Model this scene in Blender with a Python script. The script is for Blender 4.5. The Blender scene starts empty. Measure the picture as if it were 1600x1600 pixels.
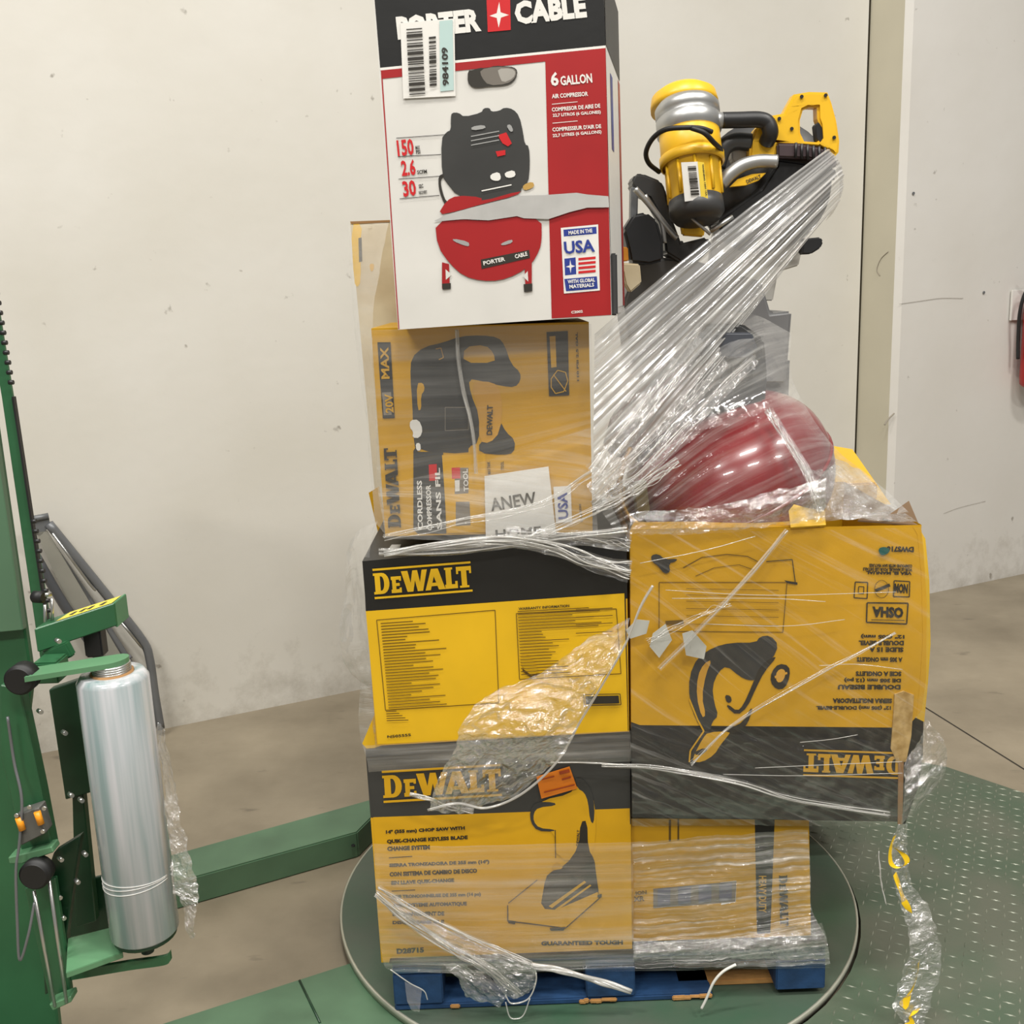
import bpy, bmesh, math, random
from mathutils import Vector, Matrix, noise
random.seed(7)
S = bpy.context.scene
COL = S.collection

# ------------------------------------------------------------------ camera
H = 1.69; PITCH = math.radians(12.2); ROLL = math.radians(2.25); F = 1600.0
_u0 = Vector((0, math.sin(PITCH), math.cos(PITCH))); FW = Vector((0, math.cos(PITCH), -math.sin(PITCH)))
RT = Vector((1, 0, 0)) * math.cos(ROLL) - _u0 * math.sin(ROLL)
UP = _u0 * math.cos(ROLL) + Vector((1, 0, 0)) * math.sin(ROLL)
CAM = Vector((0, 0, H))
cd = bpy.data.cameras.new('camera'); cam = bpy.data.objects.new('camera', cd); COL.objects.link(cam)
cam.matrix_world = Matrix(((RT.x, UP.x, -FW.x, 0), (RT.y, UP.y, -FW.y, 0), (RT.z, UP.z, -FW.z, H), (0, 0, 0, 1)))
cd.sensor_width = 36; cd.lens = 36.0; cd.clip_start = 0.05
S.camera = cam
# ------------------------------------------------------------------ light and exposure
S.view_settings.view_transform = 'Standard'; S.view_settings.look = 'None'
S.view_settings.gamma = 1; S.view_settings.use_curve_mapping = False
S.view_settings.exposure = 0.0
S.cycles.transparent_max_bounces = 24
W = bpy.data.worlds.new('World'); S.world = W; W.use_nodes = True
W.node_tree.nodes['Background'].inputs[0].default_value = (1.0, 0.985, 0.96, 1)
W.node_tree.nodes['Background'].inputs[1].default_value = 0.27
def area(loc, sx, sy, power, target=None, col=(1, 0.97, 0.92)):
    l = bpy.data.lights.new('ceiling_light', 'AREA'); l.shape = 'RECTANGLE'; l.size = sx; l.size_y = sy
    l.energy = power; l.color = col
    o = bpy.data.objects.new('ceiling_light', l); COL.objects.link(o); o.location = loc
    if target: o.rotation_euler = (Vector(target) - Vector(loc)).to_track_quat('-Z', 'Y').to_euler()
    return o
for lx, ly in ((-2.9, 0.2), (0.2, 0.7), (3.6, 1.0), (-2.2, -2.8), (1.0, -2.4), (4.4, -1.8)):
    area((lx, ly, 6.6), 1.3, 0.4, 195)

# ------------------------------------------------------------------ pixel measuring (photograph is 1600 x 1600)
def ray(px, py): return FW + RT * ((px - 800) / F) - UP * ((py - 800) / F)
def at(px, py, Y):                       # point seen at a pixel, on the upright plane y = Y
    d = ray(px, py); return CAM + d * (Y / d.y)
def atz(px, py, z):                      # point seen at a pixel, on the level plane z
    d = ray(px, py); return CAM + d * ((z - H) / d.z)
def ZM(ox, oy, s): return lambda x, y: (ox + x * s, oy + y * s)

# ------------------------------------------------------------------ materials
def lin(c): return tuple(((v / 255) / 12.92 if v / 255 <= 0.04045 else ((v / 255 + 0.055) / 1.055) ** 2.4) for v in c)
MC = {}
def mat(name, rgb, rough=0.6, metal=0.0, var=0.10, vscale=6.0, bump=0.0, bscale=60.0, rgb2=None, spec=0.5, coat=0.0):
    if name in MC: return MC[name]
    m = bpy.data.materials.new(name); m.use_nodes = True; nt = m.node_tree; N = nt.nodes; L = nt.links
    p = N['Principled BSDF']; c = lin(rgb)
    tc = N.new('ShaderNodeTexCoord'); nz = N.new('ShaderNodeTexNoise'); nz.inputs['Scale'].default_value = vscale; nz.inputs['Detail'].default_value = 5
    L.new(tc.outputs['Object'], nz.inputs['Vector'])
    cr = N.new('ShaderNodeValToRGB'); L.new(nz.outputs['Fac'], cr.inputs[0])
    c2 = lin(rgb2) if rgb2 else tuple(v * (1 - var) for v in c)
    c1 = c if rgb2 else tuple(min(1, v * (1 + var)) for v in c)
    cr.color_ramp.elements[0].position = 0.35; cr.color_ramp.elements[1].position = 0.65
    cr.color_ramp.elements[0].color = (*c2, 1); cr.color_ramp.elements[1].color = (*c1, 1)
    L.new(cr.outputs[0], p.inputs['Base Color'])
    p.inputs['Roughness'].default_value = rough; p.inputs['Metallic'].default_value = metal
    p.inputs['Specular IOR Level'].default_value = spec; p.inputs['Coat Weight'].default_value = coat
    if bump:
        n2 = N.new('ShaderNodeTexNoise'); n2.inputs['Scale'].default_value = bscale; n2.inputs['Detail'].default_value = 4
        L.new(tc.outputs['Object'], n2.inputs['Vector'])
        b = N.new('ShaderNodeBump'); b.inputs['Strength'].default_value = bump; b.inputs['Distance'].default_value = 0.01
        L.new(n2.outputs['Fac'], b.inputs['Height']); L.new(b.outputs[0], p.inputs['Normal'])
    MC[name] = m; return m
def film(name, base=0.1, streak=0.6, along=1.5, across=45.0, rough=0.22, crinkle=0.3, cscale=26.0, thr=0.5, rgb=(214, 212, 206), glint=1.6, cap=0.14, face=0.22):
    """clear stretch film: see-through where it is one layer, milky where its folds lie along the pull"""
    if name in MC: return MC[name]
    m = bpy.data.materials.new(name); m.use_nodes = True; nt = m.node_tree; N = nt.nodes; L = nt.links
    p = N['Principled BSDF']
    uv = N.new('ShaderNodeTexCoord')
    mp = N.new('ShaderNodeMapping'); mp.inputs['Scale'].default_value = (along, across, 1); L.new(uv.outputs['UV'], mp.inputs['Vector'])
    nz = N.new('ShaderNodeTexNoise'); nz.inputs['Scale'].default_value = 1; nz.inputs['Detail'].default_value = 4; nz.inputs['Roughness'].default_value = 0.65
    L.new(mp.outputs[0], nz.inputs['Vector'])
    mr = N.new('ShaderNodeMapRange'); mr.inputs['From Min'].default_value = thr - 0.08; mr.inputs['From Max'].default_value = thr + 0.16
    mr.inputs['To Min'].default_value = 0; mr.inputs['To Max'].default_value = streak; L.new(nz.outputs['Fac'], mr.inputs['Value'])
    big = N.new('ShaderNodeTexNoise'); big.inputs['Scale'].default_value = 5; big.inputs['Detail'].default_value = 2; L.new(uv.outputs['UV'], big.inputs['Vector'])
    mb = N.new('ShaderNodeMapRange'); mb.inputs['From Min'].default_value = 0.3; mb.inputs['From Max'].default_value = 0.7
    mb.inputs['To Min'].default_value = 0.35; mb.inputs['To Max'].default_value = 1.25; L.new(big.outputs['Fac'], mb.inputs['Value'])
    mu = N.new('ShaderNodeMath'); mu.operation = 'MULTIPLY'; L.new(mr.outputs[0], mu.inputs[0]); L.new(mb.outputs[0], mu.inputs[1])
    lw = N.new('ShaderNodeLayerWeight'); lw.inputs['Blend'].default_value = 0.25
    ml = N.new('ShaderNodeMath'); ml.operation = 'MULTIPLY_ADD'; ml.inputs[1].default_value = face; ml.inputs[2].default_value = base; L.new(lw.outputs['Facing'], ml.inputs[0])
    ad = N.new('ShaderNodeMath'); ad.operation = 'ADD'; ad.use_clamp = True; L.new(mu.outputs[0], ad.inputs[0]); L.new(ml.outputs[0], ad.inputs[1])
    L.new(ad.outputs[0], p.inputs['Alpha'])
    p.inputs['Base Color'].default_value = (*lin(rgb), 1); p.inputs['Roughness'].default_value = rough
    p.inputs['Specular IOR Level'].default_value = 0.7
    cn = N.new('ShaderNodeTexNoise'); cn.inputs['Scale'].default_value = cscale; cn.inputs['Detail'].default_value = 5; L.new(uv.outputs['UV'], cn.inputs['Vector'])
    b1 = N.new('ShaderNodeBump'); b1.inputs['Strength'].default_value = min(1, 0.35 + streak); b1.inputs['Distance'].default_value = 0.006; L.new(nz.outputs['Fac'], b1.inputs['Height'])
    b2 = N.new('ShaderNodeBump'); b2.inputs['Strength'].default_value = crinkle; b2.inputs['Distance'].default_value = 0.03; L.new(cn.outputs['Fac'], b2.inputs['Height'])
    L.new(b1.outputs[0], b2.inputs['Normal']); 
    # mirror-like glints riding on the thin film
    gl = N.new('ShaderNodeBsdfGlossy'); gl.inputs['Roughness'].default_value = 0.12; gl.inputs['Color'].default_value = (1, 1, 1, 1)
    L.new(b2.outputs[0], gl.inputs['Normal']); L.new(b2.outputs[0], p.inputs['Normal'])
    fr = N.new('ShaderNodeFresnel'); fr.inputs['IOR'].default_value = 1.5
    fm = N.new('ShaderNodeMath'); fm.operation = 'MULTIPLY'; fm.inputs[1].default_value = glint; fm.use_clamp = True; L.new(fr.outputs[0], fm.inputs[0])
    fc = N.new('ShaderNodeMath'); fc.operation = 'MINIMUM'; fc.inputs[1].default_value = cap; L.new(fm.outputs[0], fc.inputs[0])
    mx = N.new('ShaderNodeMixShader'); L.new(fc.outputs[0], mx.inputs[0]); L.new(p.outputs[0], mx.inputs[1]); L.new(gl.outputs[0], mx.inputs[2])
    L.new(mx.outputs[0], N['Material Output'].inputs['Surface'])
    MC[name] = m; return m

YEL = (208, 158, 14)
M_yel = mat('yellow_print', YEL, 0.42, var=0.06, vscale=5, bump=0.05, bscale=25)
M_yel2 = mat('yellow_print_dull', (196, 148, 20), 0.45, var=0.08, vscale=5, bump=0.06, bscale=20)
M_yelbr = mat('yellow_print_bright', (222, 176, 22), 0.42, var=0.05)
M_blk = mat('black_print', (24, 24, 23), 0.42, var=0.2, bump=0.05, bscale=20)
M_dgr = mat('charcoal_print', (52, 52, 50), 0.5, var=0.15)
M_ink = mat('black_ink', (40, 36, 28), 0.6)
M_ink2 = mat('brown_ink', (92, 68, 16), 0.6)
M_kraft = mat('brown_cardboard', (150, 112, 70), 0.85, var=0.12, vscale=9)
M_cream = mat('cream_cardboard', (214, 200, 168), 0.7, var=0.07, vscale=7, rgb2=(190, 172, 138))
M_white = mat('white_card', (208, 206, 200), 0.5, var=0.04, vscale=6, bump=0.04, bscale=15)
M_torn = mat('torn_paper', (172, 171, 168), 0.85, var=0.06, vscale=20)
M_red = mat('red_print', (156, 28, 30), 0.42, var=0.07, vscale=5)
M_redb = mat('bright_red_print', (196, 32, 36), 0.42)
M_blue = mat('blue_print', (40, 58, 138), 0.45)
M_lab = mat('white_label', (222, 220, 214), 0.4, var=0.03)
M_grnlab = mat('pale_green_label', (176, 200, 196), 0.4, var=0.03)
M_org = mat('orange_label', (214, 118, 20), 0.45)
M_gdk = mat('machine_green', (44, 94, 60), 0.38, var=0.16, vscale=4, bump=0.03, bscale=40)
M_gbase = mat('base_green', (78, 108, 82), 0.45, var=0.16, vscale=5)
M_gdeep = mat('deep_green', (18, 52, 30), 0.4, var=0.2, vscale=4)
M_steel = mat('bright_steel', (190, 190, 186), 0.3, metal=0.9, var=0.06)
M_alu = mat('cast_aluminium', (176, 176, 174), 0.38, metal=0.75, var=0.08, vscale=12)
M_gry = mat('grey_steel', (112, 114, 116), 0.42, metal=0.3, var=0.1)
M_dk = mat('dark_plastic', (30, 30, 31), 0.42, var=0.2)
M_dkg = mat('dark_grey_plastic', (58, 58, 58), 0.4, var=0.2)
M_toolyel = mat('tool_yellow', (222, 174, 32), 0.38, var=0.05)
M_tank = mat('tank_red', (116, 14, 20), 0.25, var=0.08, coat=0.6)
M_blue_w = mat('blue_painted_wood', (26, 60, 98), 0.7, var=0.25, vscale=14, bump=0.25, bscale=30)
M_wood = mat('bare_wood', (176, 130, 74), 0.8, var=0.2, vscale=18, bump=0.2, bscale=40)
M_rubber = mat('black_rubber', (20, 20, 20), 0.55, var=0.2)
M_sil = mat('worn_disc', (82, 88, 78), 0.42, metal=0.1, var=0.2, vscale=3, rgb2=(60, 88, 68), bump=0.05, bscale=40)
M_dia = mat('diamond_plate_paint', (92, 96, 82), 0.5, metal=0.1, vscale=4, rgb2=(74, 90, 72), bump=0.1, bscale=60)
M_dialug = mat('worn_glint_tread', (152, 154, 138), 0.35, metal=0.15, vscale=5, rgb2=(92, 100, 84))  # glints of the worn lugs put into a lighter colour
M_tape = mat('yellow_tape', (226, 186, 24), 0.35, var=0.08)

# ------------------------------------------------------------------ builders
def kids(o): return o.children
def thing(name, label, cat, loc=(0, 0, 0), group=None):
    o = bpy.data.objects.new(name, None); COL.objects.link(o); o.location = loc; o.empty_display_size = 0.05
    o['label'] = label; o['category'] = cat
    if group: o['group'] = group
    return o
def base_loc(p):
    l = Vector((0, 0, 0)); q = p
    while q is not None: l += q.location; q = q.parent
    return l
def link(name, me, mats, parent=None, origin=None, smooth=False, label=None):
    """mesh given in world coordinates; it is moved into the frame of its parent"""
    if not isinstance(mats, (list, tuple)): mats = [mats]
    for m in mats: me.materials.append(m)
    if smooth:
        for f in me.polygons: f.use_smooth = True
    o = bpy.data.objects.new(name, me); COL.objects.link(o)
    pb = base_loc(parent) if parent else Vector((0, 0, 0))
    me.calc_loop_triangles() if False else None
    if origin is None:
        if len(me.vertices):
            xs = [v.co for v in me.vertices]
            origin = Vector((sum(v.x for v in xs) / len(xs), sum(v.y for v in xs) / len(xs), min(v.z for v in xs)))
        else: origin = Vector((0, 0, 0))
    origin = Vector(origin)
    me.transform(Matrix.Translation(-origin))
    o.location = origin - pb
    if parent: o.parent = parent
    if label: o['label'] = label
    return o
def tomesh(bm, name='m'):
    me = bpy.data.meshes.new(name); bm.normal_update(); bm.to_mesh(me); bm.free(); return me
def data(verts, faces, name='m'):
    me = bpy.data.meshes.new(name); me.from_pydata([tuple(v) for v in verts], [], faces); me.update(); return me
def hexa(fl, depth, shift=0.0, bev=0.004, split=None, cap_top=True):
    """carton with a front quad [BL, BR, TR, TL] pushed back by depth; split = fraction at which material 1 starts"""
    dv = Vector((shift, depth, 0)); bm = bmesh.new()
    BL, BR, TR, TL = fl
    rings = [(BL, BR)]
    if split is not None: rings.append((BL.lerp(TL, split[0]), BR.lerp(TR, split[1])))
    rings.append((TL, TR)); vs = []
    for a, b in rings:
        vs.append([bm.verts.new(p) for p in (a, b, b + dv, a + dv)])
    bm.faces.new(vs[0][::-1])
    for i in range(len(vs) - 1):
        for k in range(4):
            f = bm.faces.new((vs[i][k], vs[i][(k + 1) % 4], vs[i + 1][(k + 1) % 4], vs[i + 1][k]))
            f.material_index = i
    if cap_top:
        f = bm.faces.new(vs[-1]); f.material_index = len(vs) - 2
    if bev:
        es = [e for e in bm.edges if len(e.link_faces) == 2 and e.calc_face_angle(0) > 0.5]
        bmesh.ops.bevel(bm, geom=es, offset=bev, segments=2, affect='EDGES')
    return tomesh(bm)
def bxm(bm, c, s, rot=None):
    g = bmesh.ops.create_cube(bm, size=1)
    M = Matrix.Translation(c) @ (rot.to_4x4() if rot else Matrix.Identity(4)) @ Matrix.Diagonal((*s, 1))
    bmesh.ops.transform(bm, matrix=M, verts=g['verts']); return g['verts']
def boxobj(name, c, s, m, parent=None, rot=None, bev=0.003, **k):
    bm = bmesh.new(); bxm(bm, c, s, rot)
    if bev: bmesh.ops.bevel(bm, geom=bm.edges[:], offset=min(bev, min(s) * 0.3), segments=2, affect='EDGES')
    return link(name, tomesh(bm), m, parent, **k)
def cylm(bm, a, b, r, r2=None, seg=24, caps=True):
    a = Vector(a); b = Vector(b); d = b - a
    g = bmesh.ops.create_cone(bm, cap_ends=caps, segments=seg, radius1=r, radius2=r if r2 is None else r2, depth=d.length)
    q = Vector((0, 0, 1)).rotation_difference(d.normalized())
    bmesh.ops.transform(bm, matrix=Matrix.Translation((a + b) / 2) @ q.to_matrix().to_4x4(), verts=g['verts'])
    return g['verts']
def cylobj(name, a, b, r, m, parent=None, r2=None, seg=28, bev=0.0, **k):
    bm = bmesh.new(); cylm(bm, a, b, r, r2, seg)
    if bev:
        es = [e for e in bm.edges if len(e.link_faces) == 2 and e.calc_face_angle(0) > 1.0]
        bmesh.ops.bevel(bm, geom=es, offset=bev, segments=2, affect='EDGES')
    o = link(name, tomesh(bm), m, parent, **k)
    for f in o.data.polygons: f.use_smooth = len(f.vertices) <= 4
    return o
def catmull(P, n=8):
    P = [Vector(p) for p in P]; Q = [2 * P[0] - P[1]] + P + [2 * P[-1] - P[-2]]; out = []
    for i in range(1, len(Q) - 2):
        for k in range(n):
            t = k / n; a, b, c, d = Q[i - 1], Q[i], Q[i + 1], Q[i + 2]
            out.append(0.5 * ((2 * b) + (c - a) * t + (2 * a - 5 * b + 4 * c - d) * t * t + (3 * b - a - 3 * c + d) * t ** 3))
    out.append(P[-1]); return out
def tube_data(path, r, seg=8, V=None, Fc=None):
    V = [] if V is None else V; Fc = [] if Fc is None else Fc; base = len(V); n = len(path)
    for i, p in enumerate(path):
        t = (path[min(i + 1, n - 1)] - path[max(i - 1, 0)]); t = t.normalized() if t.length > 1e-9 else Vector((0, 0, 1))
        a = t.cross(Vector((0.13, 0.9, 0.31))).normalized(); b = t.cross(a)
        rr = r(i / (n - 1)) if callable(r) else r
        for k in range(seg):
            w = 2 * math.pi * k / seg; V.append(p + (a * math.cos(w) + b * math.sin(w)) * rr)
    for i in range(n - 1):
        for k in range(seg):
            Fc.append((base + i * seg + k, base + i * seg + (k + 1) % seg, base + (i + 1) * seg + (k + 1) % seg, base + (i + 1) * seg + k))
    Fc.append(tuple(base + k for k in range(seg))[::-1]); Fc.append(tuple(base + (n - 1) * seg + k for k in range(seg)))
    return V, Fc
def tube(name, pts, r, m, parent=None, n=8, seg=8, smooth_path=True, **k):
    path = catmull(pts, n) if smooth_path else [Vector(p) for p in pts]
    V, Fc = tube_data(path, r, seg); return link(name, data(V, Fc), m, parent, smooth=True, **k)
def rope(name, pts, rad, m, parent=None, strands=6, r=0.0016, n=10, flat=0.5, seed=1, ribbon_m=None, **k):
    """film gathered into a cord: many thin strands wandering round one path"""
    rnd = random.Random(seed); path = catmull(pts, n); V = []; Fc = []
    for s in range(strands):
        ph = rnd.uniform(0, 6.28); fr = rnd.uniform(1.2, 4); am = rnd.uniform(0.3, 1.0); off = rnd.uniform(-1, 1)
        q = []
        for i, p in enumerate(path):
            t = i / (len(path) - 1); rr = rad(t) if callable(rad) else rad
            d = (path[min(i + 1, len(path) - 1)] - path[max(i - 1, 0)]).normalized(); a = d.cross(Vector((0, 1, 0))).normalized(); b = d.cross(a)
            q.append(p + a * rr * (off * 0.7 + 0.3 * am * math.sin(ph + fr * 6.28 * t)) + b * rr * flat * math.cos(ph + fr * 5 * t))
        tube_data(q, (lambda t, r=r * rnd.uniform(0.5, 1.5): r), 5, V, Fc)
    o = link(name, data(V, Fc), m, parent, smooth=True, **k)
    if ribbon_m is not None:
        rws = [[], [], []]
        for i, p in enumerate([Vector(q) for q in pts]):
            P_ = [Vector(q) for q in pts]; d = (P_[min(i + 1, len(P_) - 1)] - P_[max(i - 1, 0)]).normalized(); a = d.cross(Vector((0, 1, 0))).normalized()
            rr = rad(i / (len(pts) - 1)) if callable(rad) else rad
            for j, q in enumerate((-1.05, 0, 1.05)): rws[j].append(p + a * rr * q)
        sheet('film_fold', rws, ribbon_m, parent, nu=10 * len(pts), nv=14, crink=rr * 0.5, cs=20, seed=seed + 70, ridge=0.004, rf=120)
    return o
def sheet(name, rows, m, parent=None, nu=60, nv=40, crink=0.0, cs=8.0, fine=0.0, seed=0, uvrot=0.0, edge=0.0, ridge=0.0, rf=55.0, rl=1.6, **k):
    """film: control rows of world points, splined both ways, crumpled with noise along y and z"""
    def res(c, n):
        out = []
        for i in range(n + 1):
            t = i * (len(c) - 1) / n; k = min(int(t), len(c) - 2); out.append(c[k].lerp(c[k + 1], t - k))
        return out
    R = [res(catmull(row, 16), nu) for row in rows]
    G = [res(catmull([R[j][i] for j in range(len(R))], 16), nv) for i in range(nu + 1)]
    V = []; UV = []
    L0 = sum((G[i + 1][nv // 2] - G[i][nv // 2]).length for i in range(nu)); L1 = sum((G[nu // 2][j + 1] - G[nu // 2][j]).length for j in range(nv)); ca, sa = math.cos(uvrot), math.sin(uvrot)
    for i in range(nu + 1):
        for j in range(nv + 1):
            p = G[i][j].copy(); q = p * cs + Vector((seed * 3.1, seed * 1.7, 0))
            d = noise.noise(q) * crink + (abs(noise.noise(q * 3.3)) - 0.2) * crink * 0.7
            d2 = noise.noise(q * 1.7 + Vector((9, 2, 4)))
            p.y += d * 0.8 - abs(fine * noise.noise(q * 7))
            p.z += d2 * crink * 0.25; p.x += d * 0.2
            if ridge:
                X = i / nu * L0; Y = j / nv * L1; a_, b_ = X * ca + Y * sa, -X * sa + Y * ca
                p.y -= ridge * (abs(noise.noise(Vector((b_ * rf, a_ * rl, seed)))) * 1.6 + 0.7 * noise.noise(Vector((b_ * rf * 2.3, a_ * rl * 1.6, seed + 7))))
            if edge and (i in (0, nu) or j in (0, nv)):
                p.z += edge * noise.noise(q * 5); p.x += edge * noise.noise(q * 5 + Vector((5, 5, 5)))
            V.append(p)
    Fc = []
    for i in range(nu):
        for j in range(nv):
            a = i * (nv + 1) + j; Fc.append((a, a + nv + 1, a + nv + 2, a + 1))
    me = data(V, Fc); uvl = me.uv_layers.new(name='UVMap')
    for lp in me.loops:
        i, j = divmod(lp.vertex_index, nv + 1); x = i / nu * L0; y = j / nv * L1
        uvl.data[lp.index].uv = (x * ca + y * sa + seed * 3.7, -x * sa + y * ca + seed * 1.3)
    return link(name, me, m, parent, smooth=True, **k)
def rowp(Y, *pts): return [at(p[0], p[1], p[2] if len(p) > 2 else Y) for p in pts]

# flat print on a face (real polygons lying on the carton)
LAY = [0]
def prints(name, parent, Y, items, lay=1, zf=None, label=None):
    """items: (material, [pixel polygon], optional smooth count); one child mesh per call"""
    V = []; Fc = []; idx = []; mats = []
    for k, it in enumerate(items):
        m = it[0]; pts = it[1]
        if zf: pts = [zf(*p) for p in pts]
        if len(it) > 2:
            for _ in range(it[2]):
                q = []
                for i in range(len(pts)):
                    a = pts[i]; b = pts[(i + 1) % len(pts)]
                    q += [(a[0] * .75 + b[0] * .25, a[1] * .75 + b[1] * .25), (a[0] * .25 + b[0] * .75, a[1] * .25 + b[1] * .75)]
                pts = q
        yy = Y - 0.0005 * lay - 0.00008 * k
        b0 = len(V); V += [at(p[0], p[1], yy) for p in pts]; Fc.append(tuple(range(b0, b0 + len(pts))))
        if m not in mats: mats.append(m)
        idx.append(mats.index(m))
    me = data(V, Fc)
    for f, i in zip(me.polygons, idx): f.material_index = i
    return link(name, me, mats, parent, label=label)
def quadline(a, b, w):
    dx, dy = b[0] - a[0], b[1] - a[1]; l = math.hypot(dx, dy) or 1; nx, ny = -dy / l * w / 2, dx / l * w / 2
    return [(a[0] + nx, a[1] + ny), (b[0] + nx, b[1] + ny), (b[0] - nx, b[1] - ny), (a[0] - nx, a[1] - ny)]
def outline(pts, w, m, close=True):
    n = len(pts); return [(m, quadline(pts[i], pts[(i + 1) % n], w)) for i in range(n if close else n - 1)]
TC = {}
def glyphs(s, bold=0.03):
    if (s, bold) in TC: return TC[(s, bold)]
    c = bpy.data.curves.new('t', 'FONT'); c.body = s; c.size = 1; c.offset = bold; c.resolution_u = 2; c.fill_mode = 'FRONT'
    o = bpy.data.objects.new('t', c); COL.objects.link(o)
    me = bpy.data.meshes.new_from_object(o.evaluated_get(bpy.context.evaluated_depsgraph_get()))
    V = [(v.co.x, v.co.y) for v in me.vertices]; Fc = [tuple(p.vertices) for p in me.polygons]
    bpy.data.objects.remove(o); bpy.data.curves.remove(c); bpy.data.meshes.remove(me)
    TC[(s, bold)] = (V, Fc); return V, Fc
def texts(name, parent, Y, items, m, lay=3, zf=None, bold=0.03, label=None):
    """items: (string, start pixel of the base line, end pixel, letter height in pixels); mirrored never, turned as the base line turns"""
    if len(items) > 1:
        return [texts(name, parent, Y, [it], m, lay, zf, bold, label) for it in items]
    V = []; Fc = []
    for it in items:
        s, p0, p1, h = it[:4]
        if zf: p0 = zf(*p0); p1 = zf(*p1)
        gv, gf = glyphs(s, bold); xs = [v[0] for v in gv]; ys = [v[1] for v in gv]
        x0, x1 = min(xs), max(xs); y0, y1 = min(ys), max(ys)
        dx, dy = p1[0] - p0[0], p1[1] - p0[1]; l = math.hypot(dx, dy); ux, uy = dy / l, -dx / l
        b = len(V)
        for v in gv:
            t = (v[0] - x0) / (x1 - x0); q = (v[1] - y0) / (y1 - y0) * h
            V.append(at(p0[0] + dx * t + ux * q, p0[1] + dy * t + uy * q, Y - 0.0005 * lay))
        Fc += [tuple(b + i for i in f) for f in gf]
    return link(name, data(V, Fc), m, parent, label=label)
# slab lettered logo (letters drawn as polygons, unit height, then ruled lines above and below)
def logo_polys():
    P = []
    def rect(x0, y0, x1, y1): P.append([(x0, y0), (x1, y0), (x1, y1), (x0, y1)])
    # D
    rect(0.0, 0, 0.36, 0.12); rect(0.0, 0.88, 0.36, 1); rect(0.07, 0, 0.33, 1)
    n = 10; out = [(0.3, 0)] + [(0.42 + 0.36 * math.cos(a), 0.5 + 0.5 * math.sin(a)) for a in [(-math.pi / 2 + math.pi * i / n) for i in range(n + 1)]] + [(0.3, 1)]
    inn = [(0.3, 0.84)] + [(0.38 + 0.14 * math.cos(a), 0.5 + 0.34 * math.sin(a)) for a in [(math.pi / 2 - math.pi * i / n) for i in range(n + 1)]] + [(0.3, 0.16)]
    P.append(out + inn)
    # small capital E
    e = 0.86; rect(e, 0, e + 0.5, 0.17); rect(e + 0.05, 0, e + 0.24, 0.78); rect(e, 0.62, e + 0.5, 0.78); rect(e + 0.2, 0.32, e + 0.42, 0.46); rect(e + 0.4, 0, e + 0.5, 0.24); rect(e + 0.4, 0.56, e + 0.5, 0.78)
    # W
    w = 1.38
    P.append([(w, 1), (w + 0.32, 1), (w + 0.44, 0.42), (w + 0.56, 1), (w + 0.80, 1), (w + 0.90, 0.42), (w + 1.02, 1), (w + 1.28, 1), (w + 1.02, 0), (w + 0.76, 0), (w + 0.66, 0.52), (w + 0.54, 0), (w + 0.26, 0)])
    # A
    a = 2.52
    P.append([(a, 0), (a + 0.26, 0), (a + 0.52, 0.86), (a + 0.52, 1), (a + 0.34, 1)]); P.append([(a + 0.52, 1), (a + 0.40, 0.8), (a + 0.66, 0), (a + 0.98, 0), (a + 0.68, 1)]); rect(a + 0.22, 0.18, a + 0.76, 0.34)
    # L
    l = 3.50; rect(l, 0, l + 0.62, 0.2); rect(l + 0.06, 0, l + 0.33, 1); rect(l, 0.9, l + 0.4, 1); rect(l + 0.5, 0, l + 0.62, 0.34)
    # T
    t = 4.08; rect(t, 0.8, t + 0.74, 1); rect(t + 0.24, 0, t + 0.50, 1); rect(t, 0.66, t + 0.1, 1); rect(t + 0.64, 0.66, t + 0.74, 1); rect(t + 0.14, 0, t + 0.6, 0.1)
    return P, 4.82
def logo(name, parent, Y, p0, p1, h, m, lay=3, rules=True, rule_gap=0.12, label=None):
    P, wd = logo_polys()
    if rules: P = P + [[(0, -0.1 - rule_gap), (wd, -0.1 - rule_gap), (wd, -rule_gap), (0, -rule_gap)], [(0, 1 + rule_gap), (wd, 1 + rule_gap), (wd, 1.1 + rule_gap), (0, 1.1 + rule_gap)]]
    dx, dy = p1[0] - p0[0], p1[1] - p0[1]; l = math.hypot(dx, dy); ux, uy = dy / l, -dx / l; V = []; Fc = []
    for k, pl in enumerate(P):
        b = len(V)
        for x, y in pl: V.append(at(p0[0] + dx * x / wd + ux * y * h, p0[1] + dy * x / wd + uy * y * h, Y - 0.0005 * lay - 0.00006 * k))
        Fc.append(tuple(range(b, b + len(pl))))
    return link(name, data(V, Fc), m, parent, label=label)
def barcode(name, parent, Y, c00, c10, c01, n, m, lay=4, seed=1):
    rnd = random.Random(seed); x = 0; its = []
    f = lambda a, b: (c00[0] + (c10[0] - c00[0]) * a + (c01[0] - c00[0]) * b, c00[1] + (c10[1] - c00[1]) * a + (c01[1] - c00[1]) * b)
    while x < 1:
        w = rnd.choice((1, 1, 2, 3)) / n
        its.append((m, [f(x, 0), f(min(1, x + w), 0), f(min(1, x + w), 1), f(x, 1)])); x += w + rnd.choice((1, 1, 2)) / n
    return prints(name, parent, Y, its, lay)
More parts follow.
